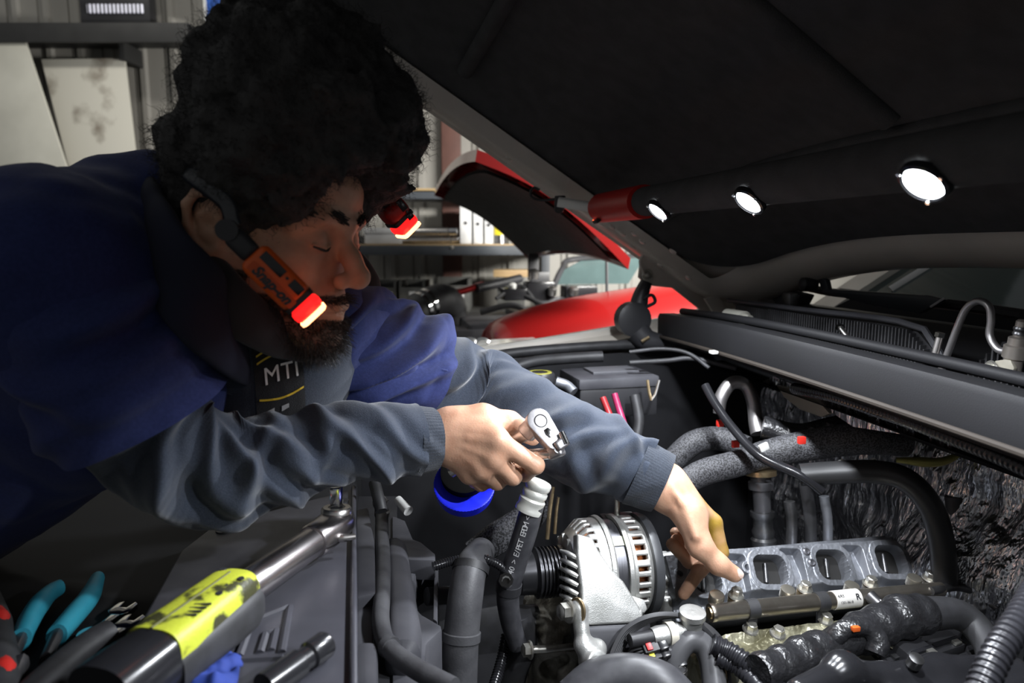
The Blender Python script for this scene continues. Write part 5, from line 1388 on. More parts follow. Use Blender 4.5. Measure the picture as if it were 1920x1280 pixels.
for k, pts in enumerate(([P(925, 1290, .90), P(940, 1240, .93), P(950, 1190, .95)],)):
    o = mk('wire_conduit', conduit(pts, .008, .004), black_gloss); tag(o, 'black corrugated conduit rising beside the long engine bolt', 'conduit')

# ================================================================== alternator
al = thing('alternator', 'bare cast aluminium alternator with ribbed black pulley', 'alternator', P(1130, 1165, .95))
ac = P(1132, 1062, .965); AX = (P(1205, 1052, .98) - P(1005, 1070, .945)).normalized()
AM = frame(ac, AX, Z)
def a_lathe(prof, n=48, close=True): return lathe(prof, n, AM, close)
RA = .0685
def slotted(x0, x1, r0, slots, nx=26, nt=200, edge=.006, taper=None):
    """cast drum with open cooling slots"""
    v, f = [], []
    xs = np.linspace(x0, x1, nx); th = np.linspace(0, 2 * pi, nt, endpoint=False)
    for x in xs:
        r = r0(x) if callable(r0) else r0
        for t in th: v.append(AM @ Vector((x, r * math.cos(t), r * math.sin(t))))
    for i in range(nx - 1):
        xm = (xs[i] + xs[i + 1]) / 2
        for k in range(nt):
            tm = th[k] + pi / nt
            if slots(xm, tm): continue
            k2 = (k + 1) % nt; f.append((i * nt + k, i * nt + k2, (i + 1) * nt + k2, (i + 1) * nt + k))
    return v, f
def solid(o, t):
    md = o.modifiers.new('wall', 'SOLIDIFY'); md.thickness = t; md.offset = -1
    return o
def fslot(x, t): return -.046 < x < -.026 and (t * 30 / (2 * pi)) % 1 < .52
def rslot(x, t): return .024 < x < .042 and (t * 30 / (2 * pi)) % 1 < .52
def frad(x): return RA - max(0, (-.034 - x)) * 0.9
def rrad(x): return RA - max(0, (x - .042)) * 0.7
o = mk('front_housing', slotted(-.056, -.010, frad, fslot, 28), cast_alu, al); solid(o, .006)
o = mk('rear_housing', slotted(.014, .050, rrad, rslot, 28), cast_alu, al); solid(o, .006)
for x0 in (-.012, .012):
    mk('housing_flange', a_lathe([(x0, .060), (x0, RA + .0025), (x0 + .005, RA + .0035), (x0 + .008, RA + .001), (x0 + .008, .06)], 64), cast_alu, al)
mk('stator', a_lathe([(-.008, .05), (-.008, RA - .003), (.018, RA - .003), (.018, .05)], 64), M('stator_iron', (0.13, 0.13, 0.14), 0.38, 0.8, col2=(0.09, 0.09, 0.10), nscale=50, stretch=(30, 1, 1)), al)
mk('windings', a_lathe([(-.050, .030), (-.048, .053), (-.030, .057), (.0, .057), (.030, .058), (.044, .054), (.046, .030)], 48), copper, al)
# front face spokes
mk('front_face', a_lathe([(-.056, .026), (-.060, .030), (-.060, .034), (-.056, .048)], 48, False), cast_alu, al)
mk('fan_disc', a_lathe([(-.052, .010), (-.052, .046), (-.050, .046), (-.050, .010)], 48), dark_steel, al)
for k in range(12):
    t = 2 * pi * k / 12 + .2
    mk('face_spoke', xf(box(.007, .020, .006, .0015), AM @ Matrix.Rotation(t, 4, 'X') @ Matrix.Translation((-.0555, .040, 0))), cast_alu, al)
mk('shaft', a_lathe([(-.125, .007), (-.125, .009), (-.055, .009)], 20), steel, al)
prof = [(-.126, .016), (-.126, .0255), (-.124, .0275), (-.104, .0285), (-.102, .031), (-.100, .0345), (-.0985, .0345)]
for k in range(6): prof += [(-.0975 + .0052 * k, .0345), (-.0960 + .0052 * k, .0312), (-.0948 + .0052 * k, .0312), (-.0935 + .0052 * k, .0345)]
prof += [(-.064, .0355), (-.062, .0355), (-.061, .02)]
mk('pulley', a_lathe(prof, 56), M('pulley_black', (0.035, 0.035, 0.038), 0.28, 0.6), al)
mk('pulley_cap', a_lathe([(-.1285, .002), (-.1285, .018), (-.126, .0235), (-.124, .0235)], 40), black_gloss, al)
# rear plastic cap
cap = mk('rear_cap', a_lathe([(.048, .064), (.049, .0705), (.056, .0715), (.062, .069), (.066, .060), (.068, .02), (.068, .001)], 56), M('cap_plastic', (0.040, 0.042, 0.046), 0.42), al)
for a in (62, 118):
    mk('cap_clip', xf(box(.011, .026, .003, .001), AM @ Matrix.Rotation(math.radians(a), 4, 'X') @ Matrix.Translation((.0505, 0, -.071))), cast_alu, al)
tw = (-ray(1130, 1060).normalized()); tw = (tw - AX * tw.dot(AX)).normalized()
for sgn, a in ((1, 30), (1, 118)):
    tb = AM @ Matrix.Rotation(math.radians(a), 4, 'X') @ Matrix.Translation((.007, 0, -(RA + .003)))
    mk('through_bolt', xf(lathe([(-.014, .0025), (-.014, .0038), (.016, .0038), (.016, .0025)], 12), tb), zinc, al)
# label plate on the stator's crown
lm = AM @ Matrix.Rotation(math.radians(35), 4, 'X') @ Matrix.Translation((.004, 0, RA - .0022))
mk('rating_plate', xf(box(.016, .014, .0012, .0003), lm), M('plate_pale', (0.60, 0.62, 0.50), 0.4), al)
# slanted bracket cast with the front housing
AD = -AX.cross(tw).normalized()
AD = AD if AD.z > 0 else -AD
pl_o = ac + tw * (RA + .004)
def APX(x_, y_): return PP(x_, y_, pl_o, tw)
bk = mk('mount_bracket', wprism([APX(x_, y_) for x_, y_ in ((1082, 1000), (1112, 1008), (1122, 1030), (1148, 1068), (1170, 1090), (1198, 1136), (1206, 1150), (1204, 1160), (1196, 1168), (1100, 1172), (1092, 1166), (1090, 1100), (1082, 1040))], -tw, .020, .004, 3), cast_alu, al)
mk('bracket_foot', wprism([APX(x_, y_) for x_, y_ in ((1092, 1140), (1206, 1142), (1206, 1160), (1196, 1168), (1100, 1172), (1092, 1166))], -tw, .05, .004, 3), cast_alu, bk)
mk('lower_foot', wprism([APX(x_, y_) - tw * .012 for x_, y_ in ((1180, 1112), (1216, 1124), (1222, 1142), (1216, 1150), (1180, 1150))], -tw, .04, .004), cast_alu, al)

for k in range(6):
    y_ = 1030 + 17 * k
    mk('face_vane', tube([APX(1063, y_) - tw * .030, APX(1072, y_ + 8) - tw * .010, APX(1086, y_ + 16) - tw * .006], [.0022, .0034, .0028], 10), cast_alu, al)
mk('rear_stud', tube([P(1157, 934, .99), P(1157, 968, .99)], .0042, 12), zinc, al)
mk('terminal', join(rot_box(P(1160, 974, .99), .05, .03, .012, .003), rot_box(P(1180, 985, 1.0), .05, .04, .02, .004)), black_plastic, al)
# ---- bracket, long bolts and engine front
br = thing('engine_bracket', 'dark and bare metal engine bracket below the alternator with bolts', 'bracket', P(1120, 1250, .95))
mk('bracket_block', wprism([APX(x_, y_) - tw * .006 for x_, y_ in ((1094, 1172), (1208, 1160), (1222, 1150), (1226, 1180), (1198, 1222), (1120, 1240), (1096, 1200))], -tw, .06, .006), M('bracket_dark', (0.075, 0.075, 0.082), 0.42, 0.5), br)
ArmF = Field(.0016)
ta = [APX(1083, 1142) + tw * .006, APX(1087, 1180) + tw * .008, APX(1090, 1208) + tw * .010, APX(1103, 1232) + tw * .012]
ArmF.chain(ta, [.0125, .0085, .0095, .0150], .006)
ArmF.cyl(frame(APX(1106, 1240) + tw * .014, tw + AX * .25, Z), .0155, .012, .002)
ArmF.chain([APX(1090, 1208) + tw * .008, APX(1118, 1215) + tw * .004], [.010, .012], .008)
ArmF.cyl(frame(APX(1106, 1240) + tw * .026, tw + AX * .25, Z), .0065, .012, .0005, op='d')
mk('bracket_arm', ArmF.build(), cast_alu, br, angle=None)
hb = meshmat('hex_bolt', hexbolt(.0105, .010), zinc)
place('hex_bolt', hb, frz(APX(1076, 1143) + tw * .010 - AX * .010, -AX + tw * .35), br)
mk('bolt_washer', lathe([(0, .006), (0, .0155), (.003, .0155), (.003, .006)], 28, frame(APX(1081, 1143) + tw * .008, -AX + tw * .35, Z)), brass, br)
lbolt = mk('long_bolt', tube([P(992, 1218, .90), P(1030, 1216, .91), P(1078, 1211, .925)], .0050, 16), zinc, br)
mk('bolt_head', xf(hexbolt(.0085, .008), frz(P(994, 1218, .90), P(985, 1219, .898) - P(1010, 1217, .905))), zinc, lbolt)
BF_ = Field(.003)
BF_.boxr(frame(P(1075, 1245, 1.0), AX, Z), (.07, .05, .10), .02, .02)
BF_.boxr(frame(P(1060, 1190, 1.02), AX, Z), (.05, .04, .08), .02, .02)
BF_.ball(P(1045, 1190, .965), .028, .02); BF_.ball(P(1060, 1260, .95), .022, .01)
for x_, y_, r_ in ((1068, 1200, .014), (1052, 1232, .012), (1092, 1262, .012), (1030, 1250, .014)): BF_.ball(P(x_, y_, .945), r_, .006, 'd')
BF_.post = lambda p, d: d + .0020 * vnoise(p, 80, 2) + .001 * vnoise(p, 220, 3)
eng = thing('engine', 'bare engine with open intake ports and dirty valve cover', 'engine', P(1400, 1250, 1.0) - Z * .3)
cast_dirty = M('cast_dirty', (0.34, 0.33, 0.29), 0.55, 0.5, col2=(0.10, 0.09, 0.07), nscale=28, bump=.4, bscale=300)
mk('front_cover', BF_.build(), cast_dirty, eng, angle=None)
mk('block', rot_box(P(1430, 1290, 1.15), .75, .35, .30, .03), M('block_dark', (0.03, 0.03, 0.03), 0.6), eng)
for x_, y_, r_ in ((985, 1155, .016), (1010, 1165, .012), (1003, 1145, .01)):
    mk('front_fitting', join(lathe([(0, r_ * .6), (0, r_), (.02, r_), (.024, r_ * .6)], 18, frame(P(x_, y_, .96), -AX + tw * .5, Z))), dark_steel, eng)
# pale timing cover behind the alternator
TFc = Field(.0022)
TFc.boxr(frame(P(1248, 1105, 1.07), U + V * .1, Z + V * -.4), (.032, .03, .055), .008, .01)
TFc.boxr(frame(P(1222, 1080, 1.09), U, Z + V * -.3), (.03, .02, .035), .006, .01)
TFc.boxr(frame(P(1268, 1130, 1.03), U, Z), (.03, .02, .02), .006, .01)
TFc.cone(P(1225, 1052, 1.05), P(1252, 1150, 1.02), .005, .006, .006); TFc.cone(P(1262, 1060, 1.05), P(1280, 1140, 1.02), .005, .006, .006)
mk('timing_cover', TFc.build(), cast_alu, eng, angle=None)
# ================================================================== cylinder head with intake ports
HOo = P(1445, 1067, 1.04); hy = (V * .66 + Z * .75).normalized(); hnn = U.cross(hy).normalized()
HMx = frame(HOo, U, hnn); HMi = HMx.inverted()
def HL(x_, y_):
    p = HMi @ PP(x_, y_, HOo, hnn); return p.x, p.y
def sd_rr(X, Y, cx, cy, hx, hy_, r, ang=0.0):
    c, s = math.cos(ang), math.sin(ang); A = (X - cx) * c + (Y - cy) * s; Bq = -(X - cx) * s + (Y - cy) * c
    qx = np.abs(A) - (hx - r); qy = np.abs(Bq) - (hy_ - r)
    return np.hypot(np.maximum(qx, 0), np.maximum(qy, 0)) + np.minimum(np.maximum(qx, qy), 0) - r
ports = []
for (l, r_, t, b) in ((1302, 1352, 1062, 1110), (1415, 1475, 1039, 1095), (1533, 1590, 1029, 1087), (1644, 1698, 1021, 1076)):
    cx, cy = HL((l + r_) / 2, (t + b) / 2); x0, _ = HL(l, (t + b) / 2); x1, _ = HL(r_, (t + b) / 2); _, y1 = HL((l + r_) / 2, t); _, y0 = HL((l + r_) / 2, b)
    ports.append((cx, cy, abs(x1 - x0) / 2, abs(y1 - y0) / 2))
top_y = lambda X: np.interp(X, [HL(1262, 1040)[0], HL(1350, 1030)[0], HL(1690, 1010)[0]], [HL(1262, 1040)[1], HL(1350, 1030)[1], HL(1690, 1010)[1]])
xr = HL(1742, 1080)[0]
bosses = [HL(*q) for q in ((1402, 1063), (1512, 1034), (1522, 1055), (1636, 1045), (1706, 1040), (1275, 1075))]
recs = []
for (l, r_, t, b) in ((1356, 1400, 1040, 1100), (1466, 1506, 1030, 1085), (1584, 1622, 1024, 1080)):
    cx, cy = HL((l + r_) / 2, (t + b) / 2); x0, _ = HL(l, (t + b) / 2); x1, _ = HL(r_, (t + b) / 2); _, y1 = HL((l + r_) / 2, t); _, y0 = HL((l + r_) / 2, b)
    recs.append((cx, cy, abs(x1 - x0) / 2, abs(y1 - y0) / 2))
x0h, x1h = HL(1255, 1090)[0], xr + .012
y0h, y1h = HL(1445, 1150)[1], HL(1690, 1004)[1] + .01
def hfun(X, Y):
    H_ = np.zeros_like(X)
    for cx, cy, hx, hyy in recs:
        d = sd_rr(X, Y, cx, cy - .012, hx, hyy + .014, .006, -.12)
        H_ -= .020 * (1 - sstep(-.004, .0015, d)) * (1 - .45 * sstep(-.02, .02, -(Y - cy)))
    lower = HL(1445, 1098)[1]
    H_ -= .020 * (1 - sstep(lower - .016, lower - .002, Y + 0 * X)) * 1.0
    for cx, cy in bosses:
        d = np.hypot(X - cx, Y - cy) - .0085
        H_ = np.where(d < .004, np.maximum(H_, .0005 - .012 * sstep(0, .004, d)), H_)
        H_ -= .012 * (1 - sstep(.0035, .0046, np.hypot(X - cx, Y - cy)))
    for cx, cy, hx, hyy in ports:
        d = sd_rr(X, Y, cx, cy, hx, hyy, min(hx, hyy) * .62, -.10)
        H_ = np.where(d < .014, np.maximum(H_, .0012 - .020 * sstep(.0085, .014, d)), H_)
        H_ -= .085 * (1 - sstep(-.0022, .0003, d)) * (1 - .3 * sstep(0, .02, Y - cy))
    out = np.maximum.reduce([Y - top_y(X), X - xr + (Y - HL(1740, 1075)[1]) * .55, x0h + .004 - X])
    H_ = np.where(out > 0, np.maximum(H_ - .5 * out, -.05) - .02 * sstep(0, .002, out), H_)
    p = np.stack([X, Y, X * 0], -1)
    return H_ + .0003 * vnoise(p, 300, 2)
mk('cylinder_head', heightfield(HMx, x0h, x1h, y0h, y1h, 620, 190, hfun, skirt=-.12), grey_alu, eng, angle=60)
pb = meshmat('head_plug', lathe([(0, .004), (0, .0062), (.002, .0060), (.0035, .004), (.0015, .002)], 16), M('plug_grey', (0.22, 0.22, 0.24), 0.35, 0.8))
for cx, cy in bosses[1:3]:
    place('head_plug', pb, frame(HMx @ Vector((cx, cy, .0)), hnn, U), eng)

port_shade_m = M('port_shade', (0.016, 0.015, 0.014), 0.6)  # black plates put the shade inside the ports into the colour
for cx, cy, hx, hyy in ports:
    mk('port_shade_plate', xf(prism(rrect(hx * 2.1, hyy * 2.1, min(hx, hyy) * .6), .002), HMx @ Matrix.Translation((cx, cy, -.026)) @ Matrix.Rotation(-.10, 4, 'Z')), port_shade_m, eng)
    mk('port_streak_rod', tube([HMx @ Vector((cx + .006, cy + .014, -.022)), HMx @ Vector((cx - .001, cy - .014, -.023))], .004, 10), dark_steel, eng)  # rod added to stand for the lit streak in each port
# ---- fuel rail
fr_ = thing('fuel_rail', 'steel fuel rail with brassy end and labelled band below the intake ports', 'fuel rail', P(1550, 1135, .95))
r0, r1 = P(1331, 1149, .905), P(1765, 1104, .985)
rail_m = M('rail_steel', (0.50, 0.46, 0.40), 0.28, 0.95, col2=(0.36, 0.32, 0.27), nscale=30)
RM = frame(r0, r1 - r0, Z); RL = (r1 - r0).length; RR = .0118
mk('rail_tube', xf(lathe([(0, RR * .8), (0, RR), (.002, RR * 1.05), (.006, RR * 1.05), (.007, RR), (RL * .52, RR), (RL, RR * .85)], 32), RM), rail_m, fr_)
mk('end_plug', xf(lathe([(-.002, .002), (-.002, RR * .62), (.001, RR * .7)], 24), RM), brass, fr_)
def rpos(x_): return (r1 - r0).normalized() * ((x_ - 1331) / (1765 - 1331) * RL * (.905 / .985 + (1 - .905 / .985) * (x_ - 1331) / 434.0)) + r0
for x_ in (1408, 1538):
    c = rpos(x_); bd = mk('clamp_band', xf(lathe([(-.008, RR), (-.008, RR + .0012), (.008, RR + .0012), (.008, RR)], 28), frame(c, r1 - r0, Z)), black_rubber, fr_)
    mk('clamp_tail', rot_box(c - Z * .018 + V * -.004, .014, .004, .022, .001), black_rubber, bd)
cl_ = rpos(1583)
lab = mk('paper_label', xf(lathe([(-.020, RR), (-.020, RR + .0008), (.020, RR + .0008), (.020, RR)], 32), frame(cl_, r1 - r0, Z)), M('paper_grey', (0.62, 0.60, 0.56), 0.6), fr_)
twr = (-ray(1583, 1125).normalized()); axr = (r1 - r0).normalized(); twr = (twr - axr * twr.dot(axr)).normalized()
lmx = frame(cl_ + twr * (RR + .0009), axr, twr)
mk('label_letter', xf(text_vf('R', .011, .0001, bold=.0004), lmx @ Matrix.Translation((.013, .001, 0))), black_rubber, lab, smooth=False)
mk('label_print', xf(text_vf('4AS', .0062, .0001), lmx @ Matrix.Translation((-.013, .004, -.0003))), black_rubber, lab, smooth=False)
mk('label_print', xf(text_vf('1201-8618', .0046, .0001), lmx @ Matrix.Translation((-.006, -.0045, -.0004))), black_rubber, lab, smooth=False)
cupm = meshmat('injector_cup', lathe([(-.006, .007), (-.006, .0102), (.006, .0102), (.0075, .0096), (.0080, .006), (.0078, .001)], 24), M('cup_steel', (0.56, 0.52, 0.44), 0.3, 0.9))
rb = meshmat('rail_bolt', hexbolt(.0075, .0085), zinc)
for k, (xa, ya, xb, yb) in enumerate(((1343, 1122, 1380, 1116), (1476, 1112, 1509, 1104), (1596, 1104, 1632, 1094), (1713, 1090, 1743, 1084))):
    d_ = .925 + .027 * k
    place('injector_cup', cupm, frame(P(xa, ya, d_), Z + V * -.25, U), fr_)
    place('rail_bolt', rb, frz(P(xb, yb, d_ + .003), Z + V * -.25), fr_)
    mk('bolt_seat', xf(lathe([(-.020, .009), (-.003, .0105), (-.001, .0105), (0, .004)], 20), frame(P(xb, yb + 2, d_ + .003), Z + V * -.25, U)), brass if k < 2 else rail_m, fr_)
iv = mk('pressure_port', tube([P(1630, 1116, .945), P(1645, 1130, .935), P(1660, 1142, .925)], [.009, .0085, .0065], 16), dark_steel, fr_)
mk('port_cap', xf(lathe([(0, .006), (0, .0082), (.006, .0082), (.007, .005)], 6), frame(P(1645, 1130, .935), P(1660, 1142, .925) - P(1630, 1116, .945), U)), zinc, iv)
o = mk('fuel_line', tube([P(1745, 1108, .97), P(1790, 1100, .99), P(1830, 1110, .99), P(1870, 1140, .97)], .006, 12), dark_steel, fr_)

# ---- valve cover
VMx = frame(P(1480, 1215, .90), U, (Z + V * -.30).normalized()); VMi = VMx.inverted(); vcn = VMx.to_3x3().col[2]; vco = VMx.translation.copy()
def VL(x_, y_): p = VMi @ PP(x_, y_, vco, vcn); return p.x, p.y
ribs_ = [(VL(1360, 1190), VL(1640, 1160)), (VL(1380, 1250), VL(1470, 1190)), (VL(1520, 1180), VL(1600, 1215)), (VL(1440, 1230), VL(1600, 1240))]
def segd(X, Y, a, b):
    ax_, ay_ = a; bx_, by_ = b; dx, dy = bx_ - ax_, by_ - ay_; t = np.clip(((X - ax_) * dx + (Y - ay_) * dy) / (dx * dx + dy * dy), 0, 1)
    return np.hypot(X - ax_ - t * dx, Y - ay_ - t * dy)
def vfun(X, Y):
    p = np.stack([X, Y, X * 0], -1); H_ = .006 * vnoise(p, 30, 5) + .003 * vnoise(p, 70, 6)
    for a, b in ribs_: H_ = np.maximum(H_, .007 - .9 * np.maximum(segd(X, Y, a, b) - .005, 0))
    for q in ((1405, 1188), (1456, 1196), (1545, 1170)):
        c = VL(*q); H_ = np.maximum(H_, .008 - 1.2 * np.maximum(np.hypot(X - c[0], Y - c[1]) - .010, 0))
    return H_ + .0008 * vnoise(p, 250, 7)
vc_m = M('valve_cover_grime', (0.44, 0.42, 0.30), 0.38, 0.45, col2=(0.13, 0.12, 0.07), nscale=26, bump=.35, bscale=260)
xa, ya = VL(1330, 1290); xb, yb = VL(1660, 1158)
mk('valve_cover', heightfield(VMx, min(xa, -.14), xb, ya, yb, 260, 140, vfun, skirt=-.06), vc_m, eng, angle=60)
vb = meshmat('cover_bolt', hexbolt(.0075, .008), zinc)
for q in ((1405, 1188), (1456, 1196), (1545, 1170)):
    c = VL(*q); place('cover_bolt', vb, frz(VMx @ Vector((c[0], c[1], .008)), vcn), eng)

# ---- harness bundles, belt, lower hoses
tape = M('tape_wrap', (0.020, 0.020, 0.022), 0.28, col2=(0.013, 0.013, 0.014), nscale=60, bump=.9, bscale=55, bdist=.006, spec=.7)
def wrap(s, t): return 1 + .06 * np.sin(s * 190) + .05 * np.sin(s * 77 + 1)
hose('wiring_harness', 'thick tape-wrapped wiring harness crossing the valve cover', [P(1420, 1262, .80), P(1470, 1246, .82), P(1530, 1222, .845), P(1570, 1206, .86), P(1630, 1180, .875), P(1690, 1156, .89), P(1740, 1150, .90)], [.020, .024, .024, .021, .026, .027, .024], tape, count=160, rf=wrap)
hose('harness_branch', 'black tape-wrapped wiring branch looping over the valve cover', [P(1555, 1205, .85), P(1585, 1178, .85), P(1622, 1176, .85), P(1645, 1200, .845), P(1640, 1225, .84)], [.010, .012, .012, .013, .012], tape, count=80, rf=wrap)
mk_ = mk('harness_marker', rot_box(P(1604, 1178, .838), .010, .006, .006, .001), M('marker_orange', (0.7, 0.12, 0.02), 0.4)); tag(mk_, 'tiny orange clip on the looping wiring branch', 'clip')
hose('harness_tail', 'dark harness tail running under the foil firewall', [P(1740, 1150, .90), P(1790, 1150, .91), P(1830, 1175, .90), P(1860, 1230, .86), P(1850, 1300, .82)], [.022, .020, .018, .018, .018], black_rubber)
def belt_prof():
    p = [(-.011, -.0022), (-.011, .0016)]
    for k in range(6): p += [(-.010 + .0036 * k, .0016), (-.0090 + .0036 * k, .0030), (-.0075 + .0036 * k, .0030)]
    return p + [(.011, .0016), (.011, -.0022)]
bpts = [P(x_, y_, d_) for x_, y_, d_ in ((1152, 1300, .84), (1150, 1262, .845), (1158, 1220, .855), (1182, 1180, .865), (1222, 1158, .87), (1275, 1154, .875), (1320, 1172, .87), (1352, 1206, .86), (1372, 1250, .85), (1378, 1300, .84))]
bc_ = P(1260, 1260, .885); q, s_ = resample(catmull(bpts, 10), 120)
tg = np.gradient(q, axis=0); tg /= np.linalg.norm(tg, axis=1)[:, None]
ca_ = np.array((tw * .55 + AX * -.85 + Z * .25).normalized()); sdn = ca_ - tg * (tg @ ca_)[:, None]; sdn /= np.linalg.norm(sdn, axis=1)[:, None]; nn_ = np.cross(tg, sdn)
pf = np.array(belt_prof()); n_ = len(pf)
v_ = (q[:, None] + pf[None, :, :1] * sdn[:, None] + pf[None, :, 1:] * nn_[:, None]).reshape(-1, 3)
f_ = [(i * n_ + k, i * n_ + (k + 1) % n_, (i + 1) * n_ + (k + 1) % n_, (i + 1) * n_ + k) for i in range(119) for k in range(n_)]
o = mk('drive_belt', (v_, f_), M('belt_rubber', (0.045, 0.045, 0.048), 0.5)); tag(o, 'ribbed rubber drive belt arching below the alternator', 'belt')
hose('inlet_hose', 'fat dark rubber hose arching at the bottom edge', [P(1075, 1315, .80), P(1120, 1278, .81), P(1180, 1268, .81), P(1240, 1284, .80), P(1285, 1330, .79)], .026, M('hose_sheen', (0.05, 0.05, 0.055)), 26)
ep = thing('elbow_pipe', 'grey elbow hose with bare metal capped boss in front of the valve cover', 'pipe', P(1310, 1290, .85))
mk('elbow', tube([P(1262, 1262, .85), P(1268, 1225, .855), P(1290, 1200, .86), P(1318, 1208, .86), P(1334, 1245, .85), P(1342, 1310, .83)], .0150, 22), M('elbow_grey', (0.085, 0.085, 0.09), 0.36), ep)
mk('elbow_clamp', lathe([(-.004, .0152), (-.004, .0168), (.004, .0168), (.004, .0152)], 22, frame(P(1263, 1256, .85), Z, U)), steel, ep)
mk('boss', lathe([(0, .012), (0, .0135), (.032, .0135), (.033, .0165), (.040, .0165), (.041, .012), (.040, .006), (.041, .001)], 28, frame(P(1294, 1198, .872), Z + V * -.1, U)), cast_alu, ep)
sn = mk('sensor', xf(lathe([(0, .008), (0, .0105), (.008, .0125), (.020, .0125), (.021, .0145), (.030, .0145), (.031, .0125), (.05, .0125)], 24), frame(P(1222, 1194, .855), P(1270, 1186, .865) - P(1222, 1194, .855), Z)), cast_alu, ep)
mk('sensor_ring', xf(lathe([(.0205, .012), (.0205, .0150), (.0305, .0150), (.0305, .012)], 26), frame(P(1222, 1194, .855), P(1270, 1186, .865) - P(1222, 1194, .855), Z)), M('ivory', (0.66, 0.62, 0.52), 0.45), sn)
mk('sensor_plug', xf(lathe([(-.03, .005), (-.03, .0085), (-.004, .009), (.004, .009)], 16), frame(P(1222, 1194, .855), P(1270, 1186, .865) - P(1222, 1194, .855), Z)), black_plastic, sn)
con_specs = (((1228, 1214), 'black wiring plug with a red latch near the ivory sensor ring', (0.6, .02, .02)), ((1232, 1228), 'black wiring plug with yellow wires below the red latch plug', (.75, .7, .05)), ((1205, 1238), 'black wiring plug nearest the drive belt', None), ((1262, 1246), 'black wiring plug in front of the elbow hose', None), ((1240, 1250), 'lowest black wiring plug above the fat rubber hose', None))
for (x_, y_), lab_, colr in con_specs:
    t_ = thing('wiring_plug', lab_, 'connector', P(x_, y_, .845), 'wiring plugs by the drive belt')
    mm = frame(P(x_, y_, .845), U + Z * .15, Z + V * -.5)
    mk('shell', xf(box(.030, .012, .010, .0015), mm), black_plastic, t_)
    mk('shell_step', xf(box(.012, .014, .012, .0015), mm @ Matrix.Translation((.010, 0, 0))), black_gloss, t_)
    if colr: mk('latch', xf(box(.007, .009, .003, .0006), mm @ Matrix.Translation((-.008, 0, .006))), M('latch_%d' % int(colr[1] * 100), colr, 0.4), t_)
    for k in (-1, 0, 1):
        mk('wire', tube([mm @ Vector((-.014, k * .0035, 0)), mm @ Vector((-.026, k * .005, -.002)), mm @ Vector((-.04, k * .006, -.014))], .0013, 6), M('latch_70', (.75, .7, .05)) if colr and colr[1] > .5 and k else black_rubber, t_)
for k, (pts, r_, lb_) in enumerate((([P(1335, 1206, .845), P(1365, 1220, .84), P(1410, 1250, .82), P(1470, 1300, .79)], .0125, 'black corrugated conduit in front of the valve cover'),
                                    ([P(1345, 1232, .84), P(1385, 1252, .83), P(1420, 1285, .80), P(1440, 1320, .79)], .010, 'thinner black corrugated conduit below the first one'),
                                    ([P(1955, 1085, .66), P(1912, 1160, .62), P(1870, 1225, .60), P(1832, 1310, .58)], .0125, 'black corrugated conduit cutting the lower right corner'))):
    o = mk('loom_conduit', conduit(pts, r_, .0068, 16), M('conduit_gloss', (0.022, 0.022, 0.026), 0.3)); tag(o, lb_, 'conduit', 'corrugated conduits at the valve cover')
hose('cable', 'thin grey cable curving through the wiring plugs', [P(1165, 1262, .85), P(1200, 1235, .85), P(1240, 1222, .85), P(1275, 1218, .85)], .005, grey_rubber)
hose('sheathed_cable', 'taped cable beside the drive belt', [P(1178, 1262, .87), P(1190, 1225, .875), P(1215, 1205, .87)], .012, grey_rubber)
cf = thing('coil_cover', 'glossy black plastic cover along the lower right edge', 'cover', P(1700, 1290, .78))
CF = Field(.0028)
CF.chain([P(1500, 1300, .74), P(1580, 1262, .77), P(1660, 1270, .78), P(1760, 1258, .80), P(1900, 1262, .80)], [.016, .018, .015, .018, .018], .012)
CF.ball(P(1580, 1255, .77), .020, .01); CF.boxr(frame(P(1790, 1296, .78), U, Z), (.09, .025, .018), .008, .015)
mk('shell', CF.build(), black_gloss, cf, angle=None)
for x_, y_ in ((1590, 1246), (1712, 1246)):
    mk('shell_stud', lathe([(0, .006), (0, .008), (.012, .008), (.014, .004)], 16, frame(P(x_, y_, .775), Z + V * -.4, U)), dark_steel, cf)
for k, (x_, y_, d_, sx) in enumerate(((1690, 1205, .93, .05), (1760, 1215, .92, .06), (1800, 1180, .96, .05), (1840, 1250, .9, .06), (1650, 1240, .88, .04), (1715, 1232, .87, .045))):
    t_ = thing('ignition_coil', ('black coil pack nearest the tape-wrapped harness', 'black coil pack in the middle of the row', 'black coil pack beneath the foil firewall', 'black coil pack beside the corner conduit', 'small black coil pack at the glossy cover', 'black coil pack with pale tab above the glossy cover')[k], 'coil', P(x_, y_, d_) - Z * .02, 'coil packs beyond the valve cover')
    mm = frame(P(x_, y_, d_), U + V * .2, Z + V * -.2)
    mk('body', xf(box(sx, .035, .03, .005), mm), black_plastic, t_)
    mk('rib', xf(box(sx * .8, .006, .006, .002), mm @ Matrix.Translation((0, -.006, .016))), black_gloss, t_)
    mk('tab', xf(box(.012, .008, .004, .001), mm @ Matrix.Translation((sx * .2, -.012, .017))), zinc if k in (1, 5) else dark_steel, t_)

